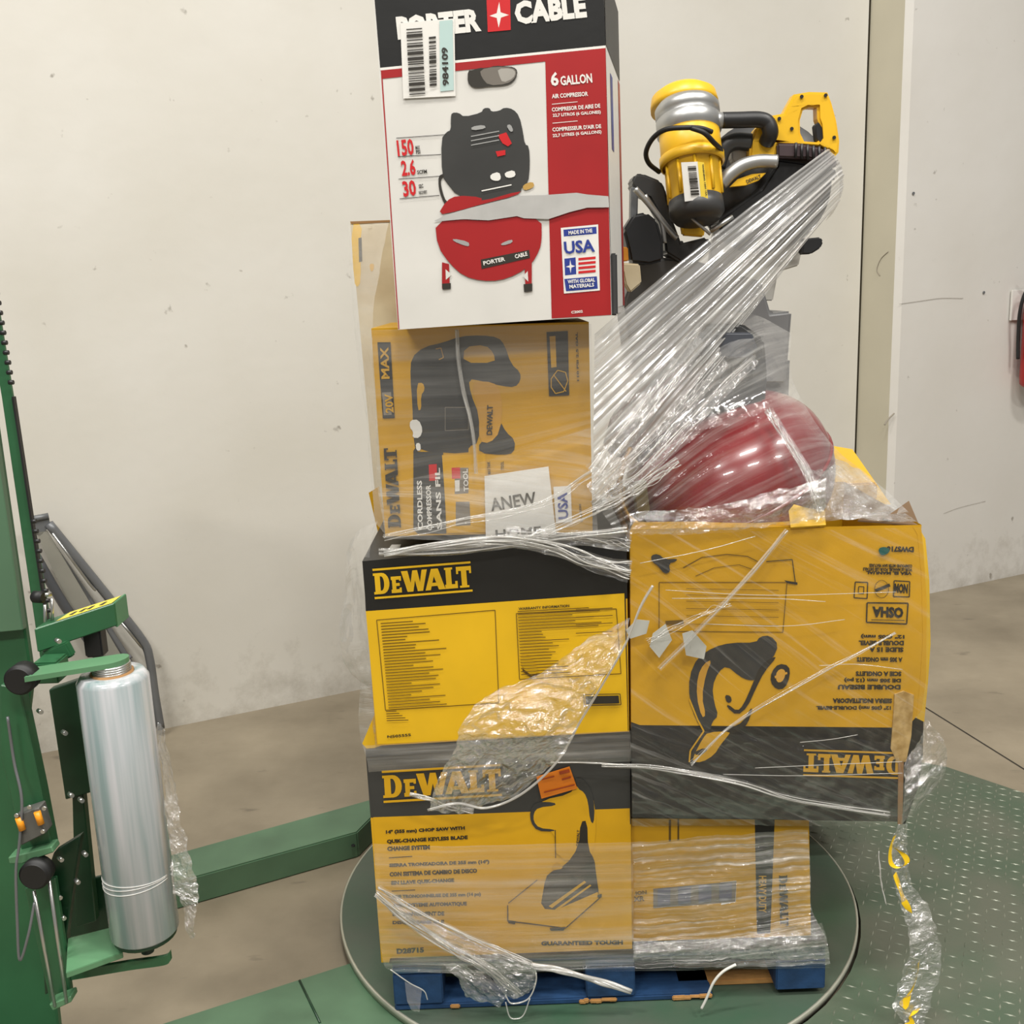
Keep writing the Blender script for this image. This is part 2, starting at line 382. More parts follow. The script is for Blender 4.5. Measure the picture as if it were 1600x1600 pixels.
# ------------------------------------------------------------------ the room
def setting(o): o['kind'] = 'structure'; return o
def wallmat(name, rgb, rgb2):
    m = bpy.data.materials.new(name); m.use_nodes = True; nt = m.node_tree; N = nt.nodes; L = nt.links; p = N['Principled BSDF']
    tc = N.new('ShaderNodeTexCoord'); a = N.new('ShaderNodeTexNoise'); a.inputs['Scale'].default_value = 1.3; a.inputs['Detail'].default_value = 7
    L.new(tc.outputs['Object'], a.inputs[0]); cr = N.new('ShaderNodeValToRGB'); L.new(a.outputs['Fac'], cr.inputs[0])
    cr.color_ramp.elements[0].position = 0.3; cr.color_ramp.elements[1].position = 0.7
    cr.color_ramp.elements[0].color = (*lin(rgb2), 1); cr.color_ramp.elements[1].color = (*lin(rgb), 1)
    # scuffs: sparse dark flecks, more of them low down
    b = N.new('ShaderNodeTexNoise'); b.inputs['Scale'].default_value = 16; b.inputs['Detail'].default_value = 3; L.new(tc.outputs['Object'], b.inputs[0])
    r2 = N.new('ShaderNodeMapRange'); r2.inputs['From Min'].default_value = 0.715; r2.inputs['From Max'].default_value = 0.78; r2.inputs['To Max'].default_value = 0.7; L.new(b.outputs['Fac'], r2.inputs['Value'])
    mx = N.new('ShaderNodeMix'); mx.data_type = 'RGBA'; L.new(r2.outputs[0], mx.inputs[0]); L.new(cr.outputs[0], mx.inputs[6]); mx.inputs[7].default_value = (*lin((120, 112, 100)), 1)
    # grime splashed up from the floor
    ge = N.new('ShaderNodeNewGeometry'); sx = N.new('ShaderNodeSeparateXYZ'); L.new(ge.outputs['Position'], sx.inputs[0])
    gz = N.new('ShaderNodeMapRange'); gz.inputs['From Min'].default_value = 0.0; gz.inputs['From Max'].default_value = 0.45; gz.inputs['To Min'].default_value = 0.34; gz.inputs['To Max'].default_value = 0.0; L.new(sx.outputs['Z'], gz.inputs['Value'])
    gn = N.new('ShaderNodeTexNoise'); gn.inputs['Scale'].default_value = 7; gn.inputs['Detail'].default_value = 6; gn.inputs['Roughness'].default_value = 0.7; L.new(tc.outputs['Object'], gn.inputs[0])
    ga = N.new('ShaderNodeMath'); ga.operation = 'ADD'; L.new(gz.outputs[0], ga.inputs[0]); L.new(gn.outputs['Fac'], ga.inputs[1])
    gr = N.new('ShaderNodeMapRange'); gr.inputs['From Min'].default_value = 0.68; gr.inputs['From Max'].default_value = 0.98; gr.inputs['To Max'].default_value = 0.42; L.new(ga.outputs[0], gr.inputs['Value'])
    m2 = N.new('ShaderNodeMix'); m2.data_type = 'RGBA'; L.new(gr.outputs[0], m2.inputs[0]); L.new(mx.outputs[2], m2.inputs[6]); m2.inputs[7].default_value = (*lin((126, 116, 98)), 1)
    L.new(m2.outputs[2], p.inputs['Base Color']); p.inputs['Roughness'].default_value = 0.62
    c = N.new('ShaderNodeTexNoise'); c.inputs['Scale'].default_value = 5; c.inputs['Detail'].default_value = 7; L.new(tc.outputs['Object'], c.inputs[0])
    bp = N.new('ShaderNodeBump'); bp.inputs['Strength'].default_value = 0.3; bp.inputs['Distance'].default_value = 0.01; L.new(c.outputs['Fac'], bp.inputs['Height']); L.new(bp.outputs[0], p.inputs['Normal'])
    return m
M_wall = wallmat('wall_paint', (211, 208, 200), (200, 196, 185)); M_wallr = wallmat('wall_paint_right', (212, 209, 203), (203, 199, 191))
M_return_shade = mat('return_shade_paint', (198, 192, 172), 0.6, var=0.04, vscale=2)  # shade of the return face turned from the light, put into its colour
def floormat():
    m = bpy.data.materials.new('concrete'); m.use_nodes = True; nt = m.node_tree; N = nt.nodes; L = nt.links; p = N['Principled BSDF']
    tc = N.new('ShaderNodeTexCoord'); a = N.new('ShaderNodeTexNoise'); a.inputs['Scale'].default_value = 1.8; a.inputs['Detail'].default_value = 8; a.inputs['Roughness'].default_value = 0.62
    L.new(tc.outputs['Object'], a.inputs[0]); cr = N.new('ShaderNodeValToRGB'); L.new(a.outputs['Fac'], cr.inputs[0])
    cr.color_ramp.elements[0].position = 0.3; cr.color_ramp.elements[1].position = 0.7
    cr.color_ramp.elements[0].color = (*lin((118, 108, 90)), 1); cr.color_ramp.elements[1].color = (*lin((150, 139, 119)), 1)
    b = N.new('ShaderNodeTexNoise'); b.inputs['Scale'].default_value = 9; b.inputs['Detail'].default_value = 4
    mp = N.new('ShaderNodeMapping'); mp.inputs['Scale'].default_value = (0.7, 2.2, 1); mp.inputs['Rotation'].default_value = (0, 0, 0.5); L.new(tc.outputs['Object'], mp.inputs[0]); L.new(mp.outputs[0], b.inputs[0])
    r2 = N.new('ShaderNodeMapRange'); r2.inputs['From Min'].default_value = 0.66; r2.inputs['From Max'].default_value = 0.74; r2.inputs['To Max'].default_value = 0.55; L.new(b.outputs['Fac'], r2.inputs['Value'])
    mx = N.new('ShaderNodeMix'); mx.data_type = 'RGBA'; L.new(r2.outputs[0], mx.inputs[0]); L.new(cr.outputs[0], mx.inputs[6]); mx.inputs[7].default_value = (*lin((92, 84, 72)), 1)
    L.new(mx.outputs[2], p.inputs['Base Color']); p.inputs['Roughness'].default_value = 0.48
    bp = N.new('ShaderNodeBump'); bp.inputs['Strength'].default_value = 0.15; bp.inputs['Distance'].default_value = 0.005; L.new(a.outputs['Fac'], bp.inputs['Height']); L.new(bp.outputs[0], p.inputs['Normal'])
    return m
fl = setting(link('floor', data([(-6, -3, 0), (7, -3, 0), (7, 8, 0), (-6, 8, 0), (-6, -3, -0.1), (7, -3, -0.1), (7, 8, -0.1), (-6, 8, -0.1)], [(0, 1, 2, 3), (4, 7, 6, 5), (0, 4, 5, 1), (1, 5, 6, 2), (2, 6, 7, 3), (3, 7, 4, 0)]), floormat(), origin=(0, 0, 0)))
a = atz(1432, 1097, 0); b = atz(1600, 1202, 0); d = (b - a).normalized(); n_ = Vector((-d.y, d.x, 0)) * 0.004
a = a - d * 1.2; b = b + d * 2
j = link('floor_joint', data([a + n_ + Vector((0, 0, .0006)), a - n_ + Vector((0, 0, .0006)), b - n_ + Vector((0, 0, .0006)), b + n_ + Vector((0, 0, .0006))], [(0, 1, 2, 3)]), mat('dark_joint', (48, 42, 34), 0.9), fl)
wa = atz(250, 1140, 0); wb = atz(1450, 900, 0); wd = (wb - wa).normalized(); wn = Vector((wd.y, -wd.x, 0))   # wn points to the camera side
wa2 = wa - wd * 2.2
seam = atz(1331, 924, 0); tpar = (seam - wa).dot(wd); sp = wa + wd * tpar
def slab(name, p, q, z0, z1, th, m):
    a, b = Vector(p), Vector(q); n = (b - a).normalized(); n = Vector((n.y, -n.x, 0)) * -th
    V = []
    for z in (z0, z1): V += [a + Vector((0, 0, z)), b + Vector((0, 0, z)), b + n + Vector((0, 0, z)), a + n + Vector((0, 0, z))]
    return setting(link(name, data(V, [(3, 2, 1, 0), (4, 5, 6, 7), (0, 1, 5, 4), (1, 2, 6, 5), (2, 3, 7, 6), (3, 0, 4, 7)]), m))
slab('wall_left', wa2, sp - wd * 0.012, 0, 6.0, 0.15, M_wall)
setting(boxobj('trim_1', (sp + wd * 0.02 - wn * 0.1) + Vector((0, 0, 3)), (0.10, 0.1, 6), mat('seam_filler', (120, 112, 90), 0.8), rot=Matrix.Rotation(math.atan2(wd.y, wd.x), 3, 'Z'), bev=0))
# the right wall stands forward of the left one, with a return face and a worn bevelled corner
r0 = sp + wd * 0.0; RW = 0.25; ch = 0.028
P0 = r0; P1 = r0 + wn * (RW - ch); P2 = r0 + wn * RW + wd * ch
V = []
for z in (0, 6.0):
    for q in (P0, P1, P2, P2 + wd * 3.5, P0 + wd * 3.5 ): V.append(q + Vector((0, 0, z)))
me = data(V, [(0, 1, 6, 5), (1, 2, 7, 6), (2, 3, 8, 7), (3, 4, 9, 8), (4, 0, 5, 9), (5, 6, 7, 8, 9), (4, 3, 2, 1, 0)])
ow = setting(link('wall_right', me, [M_wallr, M_return_shade])); ow.data.polygons[0].material_index = 1
# scratches on the corner and the wall
M_scr = mat('scratch', (150, 142, 128), 0.8)
def on_wall(px, py, off=0.003, right=True):
    org = (P2 if right else wa) + wn * off; d = ray(px, py); t = (org - CAM).dot(wn) / d.dot(wn); return CAM + d * t
def on_return(px, py):
    d = ray(px, py); t = (P0 - wd * 0.002 - CAM).dot(wd) / d.dot(wd); return CAM + d * t
tube('scratch', [on_return(x, y) for x, y in ((1388, 393), (1376, 405), (1370, 422), (1375, 431))], 0.0018, M_scr, ow)
tube('scratch', [on_wall(x, y) for x, y in ((1405, 475), (1440, 470), (1470, 466), (1505, 466))], 0.0008, M_scr, ow)
tube('scratch', [on_wall(x, y) for x, y in ((1475, 802), (1500, 793), (1540, 783))], 0.0006, M_scr, ow)
tube('scratch', [on_wall(x, y) for x, y in ((1397, 646), (1388, 655), (1382, 664))], 0.004, M_scr, ow)
for x, y in ((1427, 302), (1537, 457)): 
    p = on_wall(x, y); cylobj('wall_plug', p, p + wn * 0.004, 0.007, M_gry, ow, seg=12)

# ------------------------------------------------------------------ fire extinguisher on the right wall, cut by the frame
c = on_wall(1622, 530, 0.10); ang = math.atan2(wd.y, wd.x)
T = thing('fire_extinguisher', 'red fire extinguisher hung on the white wall, cut off by the right edge', 'fire extinguisher', (c.x, c.y, c.z - 0.27))
zc = c.z
cyl = bmesh.new(); prof = [(0.0, -0.25), (0.06, -0.25), (0.075, -0.235), (0.078, -0.2), (0.078, 0.15), (0.07, 0.19), (0.045, 0.22), (0.025, 0.235), (0.022, 0.26), (0, 0.26)]
def lathe(prof, c, seg=32, axis=None, hole=False):
    V = []; Fc = []; n = len(prof)
    q = Vector((0, 0, 1)).rotation_difference(Vector(axis).normalized()) if axis is not None else None
    for k in range(seg):
        w = 2 * math.pi * k / seg
        for r, z in prof:
            p = Vector((r * math.cos(w), r * math.sin(w), z)); V.append(Vector(c) + (q @ p if q else p))
    for k in range(seg):
        for i in range(n - 1):
            a = k * n + i; b = ((k + 1) % seg) * n + i; Fc.append((a, b, b + 1, a + 1))
    me = data(V, Fc); bm = bmesh.new(); bm.from_mesh(me); bmesh.ops.remove_doubles(bm, verts=bm.verts, dist=1e-5); bmesh.ops.recalc_face_normals(bm, faces=bm.faces); bm.to_mesh(me); bm.free(); return me
M_ext = mat('extinguisher_red', (168, 26, 26), 0.3, var=0.05)
link('cylinder', lathe(prof, c), M_ext, T, smooth=True)
boxobj('valve', c + Vector((0, 0, 0.28)), (0.05, 0.04, 0.05), M_alu, T)
boxobj('lever', c + Vector((-0.03, -0.02, 0.32)), (0.12, 0.02, 0.012), M_dk, T, rot=Matrix.Rotation(0.2, 3, 'Y'))
tube('hose', [c + Vector(v) for v in ((-0.02, -0.02, 0.28), (-0.09, -0.03, 0.26), (-0.115, -0.02, 0.15), (-0.105, 0, 0.0), (-0.1, 0, -0.1))], 0.010, M_dk, T)
boxobj('bracket', c - wn * 0.08 + Vector((-0.02, 0, 0.18)), (0.19, 0.012, 0.16), M_lab, T, rot=Matrix.Rotation(ang, 3, 'Z'))
# ------------------------------------------------------------------ turntable and its plates
pl_ = atz(530, 1400, 0.05); pr_ = atz(1330, 1375, 0.05)
TCX = (pl_.x + pr_.x) / 2; TCY = (pl_.y + pr_.y) / 2 + 0.02; TR = (pr_.x - pl_.x) / 2 - 0.008
T = thing('turntable', 'round dark green turntable disc with worn bright rim under the pallet', 'turntable', (TCX, TCY, 0.0))
link('disc', lathe([(0, 0.050), (TR - 0.007, 0.050), (TR - 0.007, 0.030), (0, 0.030)], (TCX, TCY, 0), 96), M_sil, T)
link('rim', lathe([(TR - 0.007, 0.032), (TR - 0.007, 0.0503), (TR - 0.003, 0.0503), (TR - 0.001, 0.049), (TR - 0.001, 0.032), (TR - 0.007, 0.032)], (TCX, TCY, 0), 128), mat('worn_rim', (176, 176, 160), 0.4, metal=0.4), T, smooth=True)
link('bearing_drum', lathe([(0, 0.0), (0.35, 0.0), (0.35, 0.03), (0, 0.03)], (TCX, TCY, 0), 48), M_gdeep, T)
cylobj('bolt', (atz(552, 1322, 0.05)), atz(552, 1322, 0.05) + Vector((0, 0, 0.004)), 0.006, M_dk, T, seg=10)

T = thing('diamond_plate_platform', 'grey green diamond tread steel platform on the floor right of the turntable', 'platform', (TCX + 0.9, TCY, 0))
def pol(r, deg): return Vector((TCX + r * math.cos(math.radians(deg)), TCY + r * math.sin(math.radians(deg)), 0))
A1 = atz(1440, 1190, 0.04); A2 = atz(1478, 1197, 0.04); A3 = atz(1600, 1238, 0.04)
dd = (A3 - A2).normalized()
outer = [A3 + dd * 0.9 + Vector((0.1, -0.5, 0)), A3 + dd * 0.5, A3, A2, A1, atz(1340, 1196, 0.04)]
Rin = TR + 0.006
inner = [pol(Rin, a) for a in range(62, -96, -6)]
ztop = 0.038
pts = [Vector((p.x, p.y, ztop)) for p in outer] + [Vector((p.x, p.y, ztop)) for p in inner] + [Vector((TCX, 1.2, ztop)), Vector((2.4, 1.2, ztop))]
n = len(pts); bm = bmesh.new(); vt = [bm.verts.new(p) for p in pts]; vb = [bm.verts.new(p - Vector((0, 0, ztop - 0.002))) for p in pts]
bm.faces.new(vt); bm.faces.new(vb[::-1])
for i in range(n): bm.faces.new((vt[i], vb[i], vb[(i + 1) % n], vt[(i + 1) % n]))
bmesh.ops.recalc_face_normals(bm, faces=bm.faces)
link('plate', tomesh(bm), M_dia, T)
def inside(p, poly):
    c = False; n = len(poly)
    for i in range(n):
        a, b = poly[i], poly[i - 1]
        if (a.y > p.y) != (b.y > p.y) and p.x < (b.x - a.x) * (p.y - a.y) / (b.y - a.y) + a.x: c = not c
    return c
rnd_d = random.Random(12); V = []; Fc = []; sp_ = 0.030; rot = math.radians(18)
for i in range(-45, 60):
    for jx in range(-45, 60):
        lx, ly = i * sp_, jx * sp_; w = rot
        p = Vector((TCX + 0.9 + lx * math.cos(w) - ly * math.sin(w), TCY + lx * math.sin(w) + ly * math.cos(w), ztop))
        if p.y < 1.75 or p.x > 2.3 or not inside(p, pts): continue
        if (Vector((p.x - TCX, p.y - TCY, 0))).length < Rin + 0.014: continue
        if rnd_d.random() < 0.12: continue
        p += Vector((rnd_d.uniform(-.002, .002), rnd_d.uniform(-.002, .002), 0))
        aa = w + (math.pi / 4 if (i + jx) % 2 else -math.pi / 4); L_, W_, hh = 0.0135, 0.0022, 0.0018
        ca, sa = math.cos(aa), math.sin(aa); b0 = len(V)
        for x, y, z in ((-L_, 0, 0), (0, -W_, 0), (L_, 0, 0), (0, W_, 0), (-L_ * .5, 0, hh), (L_ * .5, 0, hh)):
            V.append(p + Vector((x * ca - y * sa, x * sa + y * ca, z)))
        Fc += [(b0, b0 + 1, b0 + 4), (b0 + 1, b0 + 5, b0 + 4), (b0 + 1, b0 + 2, b0 + 5), (b0 + 2, b0 + 3, b0 + 5), (b0 + 3, b0 + 4, b0 + 5), (b0 + 3, b0, b0 + 4)]
o = link('tread', data(V, Fc), M_dialug, T); o['kind'] = 'stuff'

# ------------------------------------------------------------------ green base beams of the wrapping machine
MX = -0.95
MACH = thing('wrapping_machine', 'green pallet wrapping machine mast with carriage, knobs and floor beams at left', 'machine', (-1.05, 1.85, 0))
def prism(name, pts, z0, z1, m, parent, bev=0.0, **k):
    bm = bmesh.new(); t = [bm.verts.new((p[0], p[1], z1)) for p in pts]; b = [bm.verts.new((p[0], p[1], z0)) for p in pts]; n = len(pts)
    bm.faces.new(t); bm.faces.new(b[::-1])
    for i in range(n): bm.faces.new((t[i], b[i], b[(i + 1) % n], t[(i + 1) % n]))
    bmesh.ops.recalc_face_normals(bm, faces=bm.faces)
    if bev: bmesh.ops.bevel(bm, geom=bm.edges[:], offset=bev, segments=2, affect='EDGES')
    return link(name, tomesh(bm), m, parent, **k)
q1, q2 = atz(305, 1370, 0.085), atz(558, 1300, 0.085); q3, q4 = atz(305, 1325, 0.085), atz(575, 1250, 0.085)
d1 = (q2 - q1).normalized(); d2 = (q4 - q3).normalized()
prism('base_beam', [q1 - d1 * 0.75, q2 + d1 * 0.0, q4 + d2 * 0.10, q3 - d2 * 0.75], 0.0, 0.085, M_gbase, MACH, 0.004)
s1, s2 = atz(250, 1600, 0.028), atz(560, 1500, 0.028); d3 = (s2 - s1).normalized(); nn = Vector((d3.y, -d3.x, 0))
prism('base_beam', [s1 - d3 * 0.9, s2 + d3 * 0.2, s2 + d3 * 0.2 + nn * 0.5, s1 - d3 * 0.9 + nn * 0.5], 0.0, 0.028, M_gbase, MACH, 0.003)
e1, e2 = atz(468, 1532, 0.029), atz(500, 1598, 0.029)
tube('plate_seam', [e1, e2], 0.003, M_gdeep, MACH, smooth_path=False)
# ------------------------------------------------------------------ the mast and carriage
def vcol(px, py, Y): return at(px, py, Y)
# tall mast: a broad dark face, its pale side panel and a front rail carrying the toothed belt
ms = at(62, 1100, 1.95)     # right front edge of the mast
rb, rt = at(83, 1000, 1.90), at(-8, 400, 1.90)
rx = at(72, 965, 1.9).x + 0.0025
def panel(name, px, Y, depth, m, parent, bev=0.002, **k):
    fr = [at(x, y, Y) for x, y in px]; n = len(fr); bm = bmesh.new()
    f = [bm.verts.new(p) for p in fr]; b = [bm.verts.new(p + Vector((0, depth, 0))) for p in fr]
    bm.faces.new(f); bm.faces.new(b[::-1])
    for i in range(n): bm.faces.new((f[i], b[i], b[(i + 1) % n], f[(i + 1) % n]))
    bmesh.ops.recalc_face_normals(bm, faces=bm.faces)
    if bev: bmesh.ops.bevel(bm, geom=bm.edges[:], offset=bev, segments=1, affect='EDGES')
    return link(name, tomesh(bm), m, parent, **k)
panel('mast_column', [(-160, 1900), (130, 1900), (96, 1650), (42, 1130), (50, 1060), (-22, 560), (-160, -300), (-360, -300)], 1.92, 0.02, M_gdk, MACH, 0.004)
panel('mast_side_panel', [(-120, 1000), (36, 985), (-40, 460), (-200, 460)], 1.90, 0.018, mat('pale_green_panel', (84, 116, 90), 0.3, var=0.1, vscale=2), MACH)
panel('guide_rail', [(66, 1055), (88, 1040), (19, 620), (-40, 260), (-60, 260), (2, 620)], 1.90, 0.010, M_gdk, MACH)
for k in range(40):
    yy = 985 - k * 15.5; xx = 19 + (yy - 620) * 0.165
    if 600 < yy < 800: continue
    p = at(xx, yy, 1.885); cylobj('belt_bolt', p - Vector((0.002, 0, 0)), p + Vector((0.007, 0, 0)), 0.0042, M_dk, MACH, seg=8)
panel('drive_belt', [(73, 985), (76, 985), (21, 620), (18, 620)], 1.893, 0.01, M_dk, MACH, 0)
# horizontal arm with the warning sticker
Ya = 1.82
A = at(52, 985, Ya); B = at(185, 935, Ya + 0.0); az = (A.z + B.z) / 2
def beam(name, pa, pb, ha, Ydep, m, parent, **k):
    """bar between two points with height ha (down from the line) and depth Ydep (backwards)"""
    V = []
    for y in (0, Ydep):
        V += [pa + Vector((0, y, -ha)), pb + Vector((0, y, -ha)), pb + Vector((0, y, 0)), pa + Vector((0, y, 0))]
    bm = bmesh.new(); vs = [bm.verts.new(v) for v in V]
    for f in ((0, 1, 2, 3), (7, 6, 5, 4), (1, 5, 6, 2), (4, 0, 3, 7), (3, 2, 6, 7), (0, 4, 5, 1)): bm.faces.new([vs[i] for i in f])
    bmesh.ops.recalc_face_normals(bm, faces=bm.faces); bmesh.ops.bevel(bm, geom=bm.edges[:], offset=0.002, segments=1, affect='EDGES')
    return link(name, tomesh(bm), m, parent, **k)
arm = beam('carriage_arm', at(53, 983, 1.78), at(179, 942, 1.86), 0.045, 0.056, M_gdk, MACH)
# sticker lies on the sloping top
a0, a1 = at(53, 983, 1.78), at(179, 942, 1.86); ax = (a1 - a0)
stv = []
for t, y in ((0.26, 0.002), (0.96, 0.002), (0.96, 0.050), (0.30, 0.050)): stv.append(a0 + ax * t + Vector((0, y, 0.0012)))
st = link('warning_sticker', data(stv, [(0, 1, 2, 3)]), mat('sticker_yellow', (214, 196, 52), 0.35), arm, label='yellow warning sticker')
for k, t in enumerate((0.40, 0.52, 0.62, 0.78)):
    p = a0 + ax * t + Vector((0, 0.02, 0.0018)); e = ax.normalized() * 0.005
    link('printed_mark', data([p - e, p + e + Vector((0, -0.008, 0)), p + e * 1.5 + Vector((0, 0.012, 0)), p + Vector((0, 0.014, 0))], [(0, 1, 2, 3)]), M_ink, arm)
boxobj('arm_end_plate', at(181, 960, 1.865) + Vector((0.0, 0.026, 0)), (0.005, 0.060, 0.048), mat('arm_plate', (74, 124, 86), 0.4), MACH, bev=0.001)
boxobj('black_block', at(149, 1000, 1.86), (0.034, 0.03, 0.06), M_dk, MACH)
boxobj('bracket', at(92, 1020, 1.80), (0.05, 0.02, 0.03), M_gdk, MACH, rot=Matrix.Rotation(-0.35, 3, 'Y'))
# roll holder top arm: flat plate with a rounded end above the film roll
RX, RY = -0.732, 1.75; RZ0, RZ1 = 0.522, 1.045; RR = 0.0625
def flatarm(name, x0, x1, y, w, z, th, m, parent, slope=0.0, yslope=0.0):
    pts = [(x0, -w), (x1, -w)] + [(x1 + w * math.sin(a), -w * math.cos(a)) for a in [math.pi * i / 8 for i in range(1, 8)]] + [(x1, w), (x0, w)]
    V = []; n = len(pts)
    for zz in (0, th):
        for px, py in pts: V.append(Vector((px, y + py + (px - x0) * yslope, z + zz + (px - x0) * slope)))
    Fc = [tuple(range(n - 1, -1, -1)), tuple(range(n, 2 * n))] + [(i, (i + 1) % n, n + (i + 1) % n, n + i) for i in range(n)]
    return link(name, data(V, Fc), m, parent)
flatarm('roll_top_arm', -0.85, RX + 0.005, RY - 0.055, 0.026, RZ1 + 0.018, 0.009, mat('arm_green', (86, 130, 94), 0.4), MACH, yslope=0.40)
boxobj('arm_hinge', (-0.845, 1.76, RZ1 + 0.008), (0.045, 0.05, 0.04), M_gdk, MACH)
cylobj('knob', at(38, 1057, 1.70) + Vector((0, 0.012, 0)), at(38, 1057, 1.70) + Vector((0, -0.024, 0)), 0.0265, M_rubber, MACH, bev=0.004)
cylobj('knob', at(60, 932, 1.80) + Vector((-0.01, 0.0, 0)), at(60, 932, 1.80) + Vector((0.012, -0.006, 0)), 0.011, M_rubber, MACH, bev=0.003)
cylobj('threaded_pin', at(68, 930, 1.80), at(80, 928, 1.81), 0.004, M_steel, MACH)
tube('spring_pin', [at(70, 945, 1.82), at(71, 985, 1.82)], 0.003, M_steel, MACH, smooth_path=False)
tube('spring_pin', [at(81, 935, 1.82), at(82, 975, 1.82)], 0.003, M_steel, MACH, smooth_path=False)
# carriage body: back plate (dark) and front bracket with the rods
def panel(name, px, Y, depth, m, parent, bev=0.002, **k):
    fr = [at(x, y, Y) for x, y in px]; n = len(fr); bm = bmesh.new()
    f = [bm.verts.new(p) for p in fr]; b = [bm.verts.new(p + Vector((0, depth, 0))) for p in fr]
    bm.faces.new(f); bm.faces.new(b[::-1])
    for i in range(n): bm.faces.new((f[i], b[i], b[(i + 1) % n], f[(i + 1) % n]))
    bmesh.ops.recalc_face_normals(bm, faces=bm.faces)
    if bev: bmesh.ops.bevel(bm, geom=bm.edges[:], offset=bev, segments=1, affect='EDGES')
    return link(name, tomesh(bm), m, parent, **k)
cp = panel('carriage_plate', [(76, 1078), (124, 1062), (150, 1236), (102, 1250)], 1.86, 0.02, M_gdeep, MACH)
panel('carriage_plate', [(112, 1225), (128, 1224), (150, 1440), (118, 1450)], 1.87, 0.02, M_gdeep, MACH)
panel('front_plate', [(0, 1070), (30, 1075), (64, 1235), (82, 1330), (36, 1345), (18, 1250), (0, 1180)], 1.72, 0.03, M_gdk, MACH)
panel('side_plate', [(84, 1332), (126, 1306), (112, 1400), (104, 1460), (104, 1530), (70, 1556), (60, 1400)], 1.76, 0.02, M_gdeep, MACH)
panel('rod_backplate', [(38, 1388), (86, 1372), (112, 1555), (78, 1568)], 1.735, 0.012, M_gdk, MACH)
panel('rod_foot', [(76, 1570), (110, 1557), (112, 1566), (82, 1580)], 1.70, 0.03, mat('arm_green', (58, 112, 72)), MACH)
panel('rod_head', [(12, 1340), (80, 1323), (84, 1332), (34, 1350), (14, 1350)], 1.70, 0.03, mat('arm_green', (58, 112, 72)), MACH)
for a_, b_ in (((53, 1392), (86, 1572)), ((77, 1376), (104, 1566))):
    tube('guide_rod', [at(*a_, 1.70), at(*b_, 1.70)], 0.0032, M_steel, MACH, smooth_path=False)
cylobj('knob', at(60, 1360, 1.70) + Vector((0, 0.012, 0)), at(60, 1360, 1.70) + Vector((0, -0.022, 0)), 0.0275, M_rubber, MACH, bev=0.004)
for x, y in ((92, 1340), (90, 1399), (96, 1431), (88, 1422), (93, 1460), (68, 1462), (130, 1332), (118, 1375), (108, 1240), (124, 1248), (98, 1143), (60, 1110), (58, 1203), (88, 1000)):
    p = at(x, y, 1.752); cylobj('bolt', p, p + Vector((0.010, -0.010, 0.0)), 0.0042, M_steel, MACH, seg=8)
# sensor block with two amber rollers
sb = panel('switch_block', [(24, 1274), (60, 1262), (72, 1302), (32, 1322)], 1.69, 0.03, mat('switch_grey', (88, 88, 84), 0.5), MACH)
for x, y in ((32, 1287), (61, 1278)):
    p = at(x, y, 1.688); q = p + Vector((0, -0.008, 0)); 
    o = cylobj('amber_roller', p + Vector((-0.002, 0, 0.012)), p + Vector((0.002, 0, -0.012)), 0.006, mat('amber', (232, 150, 30), 0.4), sb)
for x, y in ((27, 1273), (47, 1260), (70, 1262), (68, 1298)):
    p = at(x, y, 1.688); cylobj('screw', p, p + Vector((0, -0.004, 0)), 0.004, M_steel, sb, seg=8)
tube('cable', [at(12, 1120, 1.70), at(22, 1190, 1.70), at(34, 1250, 1.69), at(30, 1320, 1.685), at(25, 1360, 1.68), at(27, 1440, 1.68), at(31, 1500, 1.68), at(44, 1462, 1.68), at(54, 1410, 1.69)], 0.0026, M_gry, MACH)
# lower roll support: channel, spindle and bent guard bar
s0, s1b = at(92, 1512, 1.80), at(195, 1462, 1.80)
prism('roll_bottom_arm', [atz(106, 1466, .50), atz(184, 1446, .50), atz(192, 1488, .50), atz(103, 1520, .50)], .488, .50, MC['arm_green'], MACH, 0.001)
panel('arm_backing', [(98, 1385), (172, 1366), (178, 1450), (106, 1466)], 1.90, 0.01, M_gdeep, MACH)
gb = [at(82, 1530, 1.745), at(130, 1522, 1.735), at(200, 1510, 1.725), at(255, 1502, 1.72), at(266, 1494, 1.72)]
V = []; Fc = []; pth = catmull(gb, 5)
for p in pth: V += [p + Vector((0, 0, 0.009)), p + Vector((0, 0, -0.009)), p + Vector((0, 0.008, -0.009)), p + Vector((0, 0.008, 0.009))]
for i in range(len(pth) - 1):
    for k in range(4): Fc.append((i * 4 + k, i * 4 + (k + 1) % 4, i * 4 + 4 + (k + 1) % 4, i * 4 + 4 + k))
Fc += [(0, 1, 2, 3), tuple(len(V) - 1 - i for i in range(4))]
link('guard_bar', data(V, Fc), M_gdk, MACH)
cylobj('spindle', (RX, RY, RZ0 - 0.045), (RX, RY, RZ1 + 0.02), 0.012, M_dk, MACH)
cylobj('spindle_flange', (RX, RY, RZ0 - 0.008), (RX, RY, RZ0 - 0.001), 0.058, M_gdeep, MACH)
for k in range(4): 
    link('spring_coil', lathe([(0.031 + 0.003 * math.cos(w), 0.003 * math.sin(w)) for w in [i * math.pi / 3 for i in range(7)]], (RX, RY, RZ1 + 0.003 + k * 0.0042), 28), M_steel, MACH, smooth=True)
tube('roller', [at(150, 1050, 1.83), at(186, 1430, 1.83)], 0.020, M_gdeep, MACH, smooth_path=False, seg=20)

